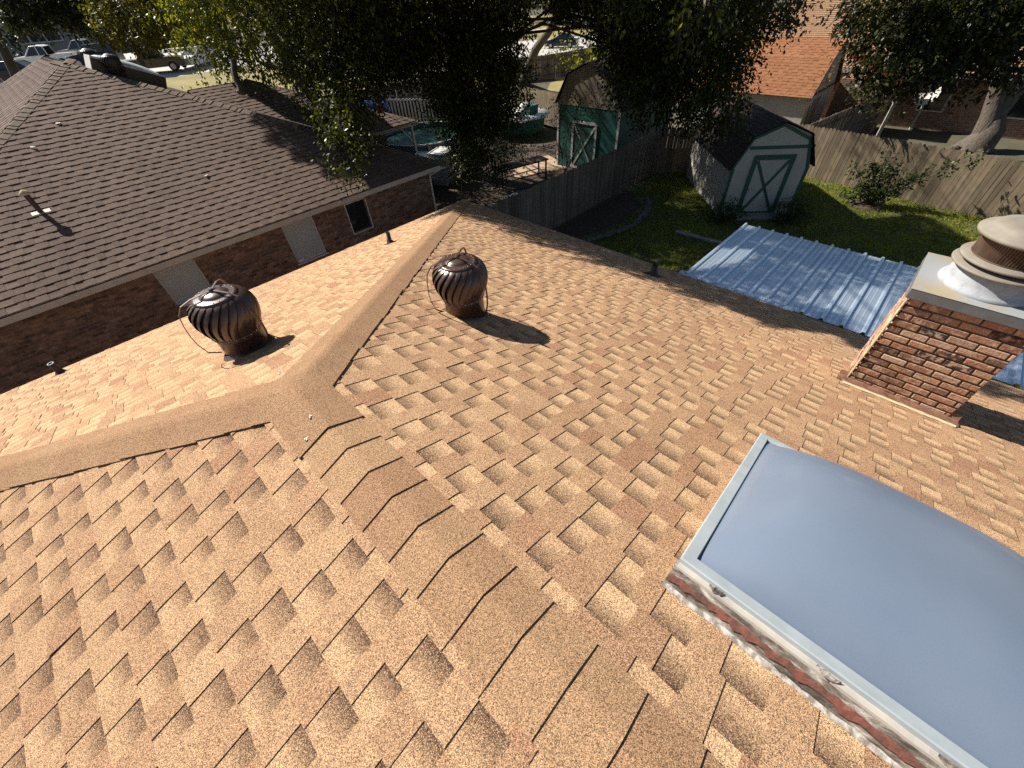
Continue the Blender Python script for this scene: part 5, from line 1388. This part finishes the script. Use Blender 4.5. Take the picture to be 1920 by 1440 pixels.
oak += [C(840, 160, 18.5, .7), C(900, 190, 19, .7), C(930, 200, 19, .6), C(870, 60, 18.5, 1.1), C(760, 100, 18, .9), C(935, 110, 18.8, .6), C(1160, 75, 17, .5), C(860, 180, 18, .8), C(900, 220, 18, .8), C(880, 275, 17.8, .6), C(925, 300, 17.6, .5), C(940, 200, 18.3, .7), C(965, 135, 18.5, .55), C(845, 235, 17.8, .45), C(985, 180, 18.8, .34), C(810, 150, 17.8, .5), C(970, 255, 18.3, .34)]
for q in list(oak):
    v = Vector(q[:3]) - CAM; b_ = CAM + v * (1 + 1.4 / v.length)
    if q[3] > .34: oak.append((*b_, q[3] * .95, q[4]))
# added unseen clumps, set sunward to shade our eave, patio cover, lawn, brown roof
for k in range(104):
    tgt = (lambda r: (U(6.2, 7.2), U(-4.5, 6.5), -2.4) if r < .46 else ((U(7.3, 11), U(-8, .6), -2.74) if r < .60 else ((U(5.2, 9), U(10.3, 13.5), -2.2) if r < .84 else (U(10, 18), U(-5, 6), G))))(R())
    oak.append((*(Vector(tgt) + SUN * U(9.5, 14.5)), U(.45, .95), .6))
for k in range(34):
    oak.append((*(Vector((U(11.5, 20), U(8.5, 21), G)) + SUN * U(10.5, 14.5)), U(.6, 1.1), .6))  # more unseen clumps added to shade the yard next door
# the upper crown, above the photograph's frame
for k in range(58):
    a = U(0, 6.28); rr = U(0, 1) ** .5 * 7.6; x = 12.8 + rr * math.cos(a); y = 13.0 + rr * math.sin(a) * .9; z = U(3.3, 8.0) - rr * .10
    oak.append((x, y, z, U(1.0, 1.7), .7))
ob = (13.6, 14.4, G)
tree('oak_tree', 'huge dark oak in the yard next door, hanging over both roofs', 'tree', ob,
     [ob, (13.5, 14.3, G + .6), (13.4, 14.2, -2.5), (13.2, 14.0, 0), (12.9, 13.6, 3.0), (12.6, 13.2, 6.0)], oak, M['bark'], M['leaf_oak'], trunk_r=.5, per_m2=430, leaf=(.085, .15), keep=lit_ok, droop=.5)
mid = [C(470, 20, 25, 2.0), C(400, 30, 26, 2.0), C(345, 25, 26.5, 1.4), C(405, 85, 25, 1.2), C(460, 90, 24, 1.5), C(380, 125, 24.5, .8), C(520, 60, 23.5, 1.7), C(545, 105, 22.5, .9), C(490, 110, 23, .7), C(565, 140, 21.5, .5), C(420, 120, 23.5, .5),
       C(440, -60, 26, 2.5), C(540, -50, 25, 2.2), C(340, -60, 27, 2.2), C(445, 165, 22.5, .3, 1.5)]
bm_ = (11.8, 24.6, G)
tree('oak_tree', 'sunlit green tree drooping behind the wing of the brown roof', 'tree', bm_, [bm_, (11.7, 24.6, -3), (10.6, 24.4, -.5), (9.8, 24.2, 2), (9.2, 24.4, 5)], mid, M['bark_pale'], M['leaf_bright'], trunk_r=.32, per_m2=260, leaf=(.11, .18), droop=.5, keep=wing_ok,
     extra=lambda mb: limb(mb, at(452, 175, 23), at(436, 112, 23.4), .16, .09, 8))
yel = [C(250, 25, 44, 2.4), C(222, 10, 46, 1.9), C(278, 30, 42, 1.7), C(240, 60, 44, 1.0), C(295, 5, 43, 2.2), C(207, 40, 45, 1.2), C(265, 68, 43, .7), C(260, -25, 44, 2.6), C(312, 45, 41, 1.0)]
yb0 = Vector(at(262, 120, 45)); yb1 = Vector((yb0.x, yb0.y, zf(yb0.x, yb0.y)))
tree('street_tree', 'yellow green tree over the bronze pickup beyond the brown roof', 'tree', tuple(yb1), [tuple(yb1), tuple(yb1 + Vector((0, 0, 1.5))), tuple(yb1 + Vector((.3, 0, 4))), tuple(yb1 + Vector((.3, .3, 7)))], yel, M['bark'], M['leaf_yellow'], trunk_r=.25, per_m2=100, leaf=(.18, .30), twig=.4)
dk = [C(40, -20, 50, 2.3), C(100, -18, 50, 2.2), C(160, 5, 49, 1.8), C(190, 28, 49, 1.3), C(15, 12, 50, 1.3), C(60, 12, 50, 1.2), C(110, 8, 50, 1.2), C(150, 32, 49, 1.1), C(182, 52, 49, .7), C(80, 22, 50, .7), C(-10, 30, 49, 1.0), C(130, -35, 50, 2.2), C(60, -45, 50, 2.4), C(5, 52, 48, .6)]
db0 = Vector(at(10, 118, 50)); db1 = Vector((db0.x, db0.y, zf(db0.x, db0.y)))
tree('street_tree', 'dark spreading tree in front of the pale building, upper left corner', 'tree', tuple(db1), [tuple(db1), tuple(db1 + Vector((0, 0, 2))), tuple(db1 + Vector((.5, 0, 4.2))), tuple(db1 + Vector((1.5, .3, 6.5)))], dk, M['bark'], M['leaf_dark'], trunk_r=.4, per_m2=80, leaf=(.2, .38), twig=.45)
# right tree with the leaning trunk
rt = [C(1640, 40, 23, .9), C(1650, 90, 22.5, .8), C(1680, 120, 22.5, .8), C(1700, 60, 23, 1.3), C(1730, 110, 23, 1.0), C(1650, 150, 22.8, .5), C(1690, 165, 23, .5), C(1770, 60, 24, 1.4), C(1780, 105, 24, .8), C(1830, 50, 25, 1.6), C(1890, 60, 26, 1.7), C(1760, 0, 24, 1.7), C(1680, 0, 23, 1.2), C(1840, 0, 25, 1.9), C(1900, 0, 26, 2),
      C(1620, 20, 23, .5), C(1730, 140, 23.5, .6), C(1830, 95, 25, .6), C(1640, 175, 22.5, .38), C(1700, -40, 24, 2), C(1850, -50, 26, 2.4), C(1960, 40, 27, 2.2), C(1915, 110, 26, .7), C(1790, 190, 25, .25)]
rb = (29.6, -3.1, G)
def rbx(mb):
    
    mb.tube([(29.65, -3.15, G + .5), at(1858, 215, 30.4), at(1872, 165, 30.3), at(1884, 90, 30.2), at(1890, 20, 30.2)], [.42, .34, .29, .22, .15], 11)
    for k in range(7):
        a = k * .9; mb.tube([(29.6, -3.1, G + .5), (29.6 + .5 * math.cos(a), -3.1 + .5 * math.sin(a), G + .10), (29.6 + .95 * math.cos(a), -3.1 + .95 * math.sin(a), G - .08)], [.3, .2, .06], 7)
tree('pecan_tree', 'large leafy tree on a thick grey leaning trunk beyond the back fence, right corner', 'tree', rb, [rb, (29.7, -3.3, G + .8), tuple(at(1864, 215, 30.6)), tuple(at(1893, 180, 30.6)), tuple(at(1940, 120, 30.6)), tuple(at(1985, 20, 30.6))], rt, M['bark_pale'], M['leaf_right'], trunk_r=.52, per_m2=200, leaf=(.12, .22), droop=.4, extra=rbx)
# leaning pale trunk in the dry yard
lb = (33.4, 28.9, G)
tree('leaning_tree', 'pale bare leaning trunk rising beside the dark blue car', 'tree', lb, [lb, tuple(at(990, 128, 43)), tuple(at(1005, 92, 42)), tuple(at(1030, 58, 41)), tuple(at(1040, 30, 40.5)), tuple(at(1046, -20, 40))], [C(1010, -30, 40, 1.6), C(1080, -30, 40, 1.8)], M['bark_pale'], M['leaf_oak'], trunk_r=.42, per_m2=30, leaf=(.2, .3))
# bushes
def bush(name, label, base, r, n, leafm, cat='bush', leaf=(.04, .08), sq=.9, per=420):
    cl = [(base[0] + U(-.6, .6) * r, base[1] + U(-.6, .6) * r, base[2] + r * U(.35, .95), r * U(.4, .65), sq) for _ in range(n)]
    t = thing(name, label, cat, base)
    mb = MB()
    for c in cl[:6]: limb(mb, base, c[:3], .02, .006, 5, seg=3)
    o = mb.build('stem', M['bark'], t); o.matrix_parent_inverse = Matrix.Translation(Vector(base) * -1)
    bpy.context.view_layer.update()
    cards('crown', *foliage(cl, per_m2=per, leaf=leaf, droop=.1, twig=.10, leaves_per=10), leafm, t); return t
bush('round_bush', 'round dark bush left of the green crossed door', (15.55, 2.5, G), .62, 13, M['leaf_shrub'])
bush('round_bush', 'round dark bush right of the green crossed door', (16.9, .72, G), .66, 14, M['leaf_shrub'])
# young shrub by the fence with long arching shoots
sb = (20.0, -1.0, G)
t = thing('young_shrub', 'young shrub with arching shoots in front of the sunlit fence', 'shrub', sb)
mb = MB(); cl = []
for (dx, dy, dz) in ((-.2, .9, 1.2), (.1, .5, 1.45), (.3, .15, 1.7), (.3, -.3, 1.35), (.2, -.9, 1.25), (.3, -1.5, 1.6), (.35, -2.1, 1.95), (-.3, .3, .7), (-.2, -.5, .75), (.1, .1, 1.0), (-.3, .75, .45), (.0, -.1, .5)):
    e = Vector(sb) + Vector((dx, dy, dz)); pts = limb(mb, sb, e, .022, .006, 5, sag=.12, jit=.03, seg=5)
    for f in (.45, .6, .75, .9, 1.0):
        p = Vector(sb).lerp(e, f); p.z += .12 * math.sin(math.pi * f); cl.append((*p, .17, .8))
o = mb.build('stem', M['bark'], t); o.matrix_parent_inverse = Matrix.Translation(Vector(sb) * -1); bpy.context.view_layer.update()
cards('crown', *foliage(cl, per_m2=240, leaf=(.08, .14), droop=.3, twig=.1, leaves_per=8), M['leaf_shrub'], t)
mb = MB(); mb.lathe([(.62, .0), (.6, .05), (.3, .09), (.02, .1)], n=20); tag(mb.build('mulch_ring', M['mulch'], None, (20.0, -1.0, G)), 'ring of dark mulch round the young shrub', 'mulch', kind='stuff')
# saplings and creepers next door
def sapling(label, base, h, cl, leafm, per=70, leaf=(.07, .12)):
    t = thing('sapling', label, 'sapling', base); mb = MB()
    for c in cl[::3]: limb(mb, base, c[:3], .03, .008, 5, seg=5, jit=.03)
    o = mb.build('stem', M['bark'], t); o.matrix_parent_inverse = Matrix.Translation(Vector(base) * -1); bpy.context.view_layer.update()
    cards('crown', *foliage(cl, per_m2=per, leaf=leaf, droop=.25, twig=.25, leaves_per=8), leafm, t); return t
sapling('thin sapling before the door of the green shed', (16.4, 10.7, G), 3, [C(1105, 225, 19.5, .35), C(1075, 225, 19.5, .4), C(1065, 285, 19.5, .3), C(1070, 200, 19.5, .45), C(1060, 240, 19.5, .4), C(1095, 205, 19.6, .35), C(1050, 270, 19.6, .3), C(1085, 170, 19.4, .35), C(1030, 220, 19.6, .3), C(1100, 250, 19.6, .3), C(1120, 195, 19.5, .3)], M['leaf_oak'], 200)
sapling('bushy crepe myrtle with small glinting leaves left of the oak trunk', (12.9, 14.9, G), 3, [C(820, 185, 18.3, .5), C(800, 215, 18.2, .45), C(850, 210, 18.2, .55), C(870, 250, 18, .6), C(900, 260, 18, .6), C(930, 280, 18, .55), C(890, 300, 17.8, .6), C(940, 230, 18.2, .5), C(850, 255, 18, .4), C(865, 320, 17.6, .5), C(920, 320, 17.6, .5), C(775, 222, 18.3, .22), C(960, 300, 18, .4), C(990, 270, 18.4, .4), C(1000, 240, 18.6, .35), C(970, 200, 18.8, .4), C(1010, 205, 19, .3), C(815, 225, 17.6, .35), C(835, 240, 17.6, .4), C(905, 215, 18.4, .6), C(955, 255, 18.2, .5), C(880, 340, 17.2, .45), C(940, 330, 17.4, .45), C(985, 225, 18.8, .4), C(1015, 250, 18.8, .3)], M['leaf_shrub'], 330, (.06, .10))
sapling('grey green shrub behind the sloping dark fence', (28.5, 2.6, G), 2, [C(1620, 160, 28, .7), C(1640, 190, 27.5, .6), C(1630, 130, 28.5, .6), C(1655, 205, 27, .5)], M['leaf_right'], 70, (.1, .16))
sapling('green creeper climbing the gable of the orange barn', (25.55, 3.4, G), 3, [C(1560, 105, 28, .25), C(1548, 125, 27.5, .28), C(1540, 150, 27, .3), C(1525, 172, 26.7, .25), C(1575, 88, 28.4, .2)], M['leaf_bright'], 160, (.06, .1))
sapling('yellow green bush above the hedge by the drive', (41.5, 29.2, G), 2.5, [C(1070, 105, 47, 1.3), C(1100, 110, 46, 1.2), C(1130, 90, 47, 1.0), C(1085, 130, 45, .8), C(1120, 115, 45, .9)], M['leaf_bright'], 30, (.2, .32))
t = thing('hedge', 'dark clipped hedge on top of the far fence under the dark blue car', 'hedge', (37.5, 29.2, G))
hcl = [(34 + 1.0 * k, 30.3 - .22 * k + U(-.2, .2), G + 1.2 + U(-.3, .5), U(.8, 1.1), .9) for k in range(11)]
bpy.context.view_layer.update()
cards('crown', *foliage(hcl, per_m2=40, leaf=(.15, .25), droop=.1, twig=.3), M['leaf_oak'], t)
mb = MB()
for c in hcl: limb(mb, (c[0], c[1], G), c[:3], .05, .02, 5, seg=3)
o = mb.build('stem', M['bark'], t); o.matrix_parent_inverse = Matrix.Translation((-37.5, -29.2, -G))
# background trees closing the view
bgl = [('tall dark tree beyond the ranch house roofs, top of the view', (66, 20), 7), ('wide dark tree beyond the dry yellow lawn', (92, 82), 9), ('dark tree at the far end of the drive', (84, 62), 6), ('rounded dark tree behind the far house, right of the barn', (62, 0), 7), ('dark tree left of the dry yellow lawn', (60, 78), 8), ('dark tree behind the parked cars and yellow tree', (30, 92), 8), ('farthest dark tree behind the white car', (22, 82), 7)]
for lb_, (x, y), s in bgl:
    z0 = zf(x, y); cl = [(x + U(-.7, .7) * s, y + U(-.7, .7) * s, z0 + s * U(.7, 1.5), s * U(.3, .45), .9) for _ in range(10)]
    tree('shade_tree', lb_, 'tree', (x, y, z0), [(x, y, z0), (x, y, z0 + s * .3), (x + .3, y, z0 + s * .7), (x, y + .3, z0 + s * 1.1)], cl, M['bark'], M['leaf_dark'], trunk_r=.4, per_m2=22, leaf=(.5, .8), twig=.9, leaves_per=10, group='trees beyond the far houses')
print('verts', sum(len(o.data.vertices) for o in sc.objects if o.type == 'MESH'))
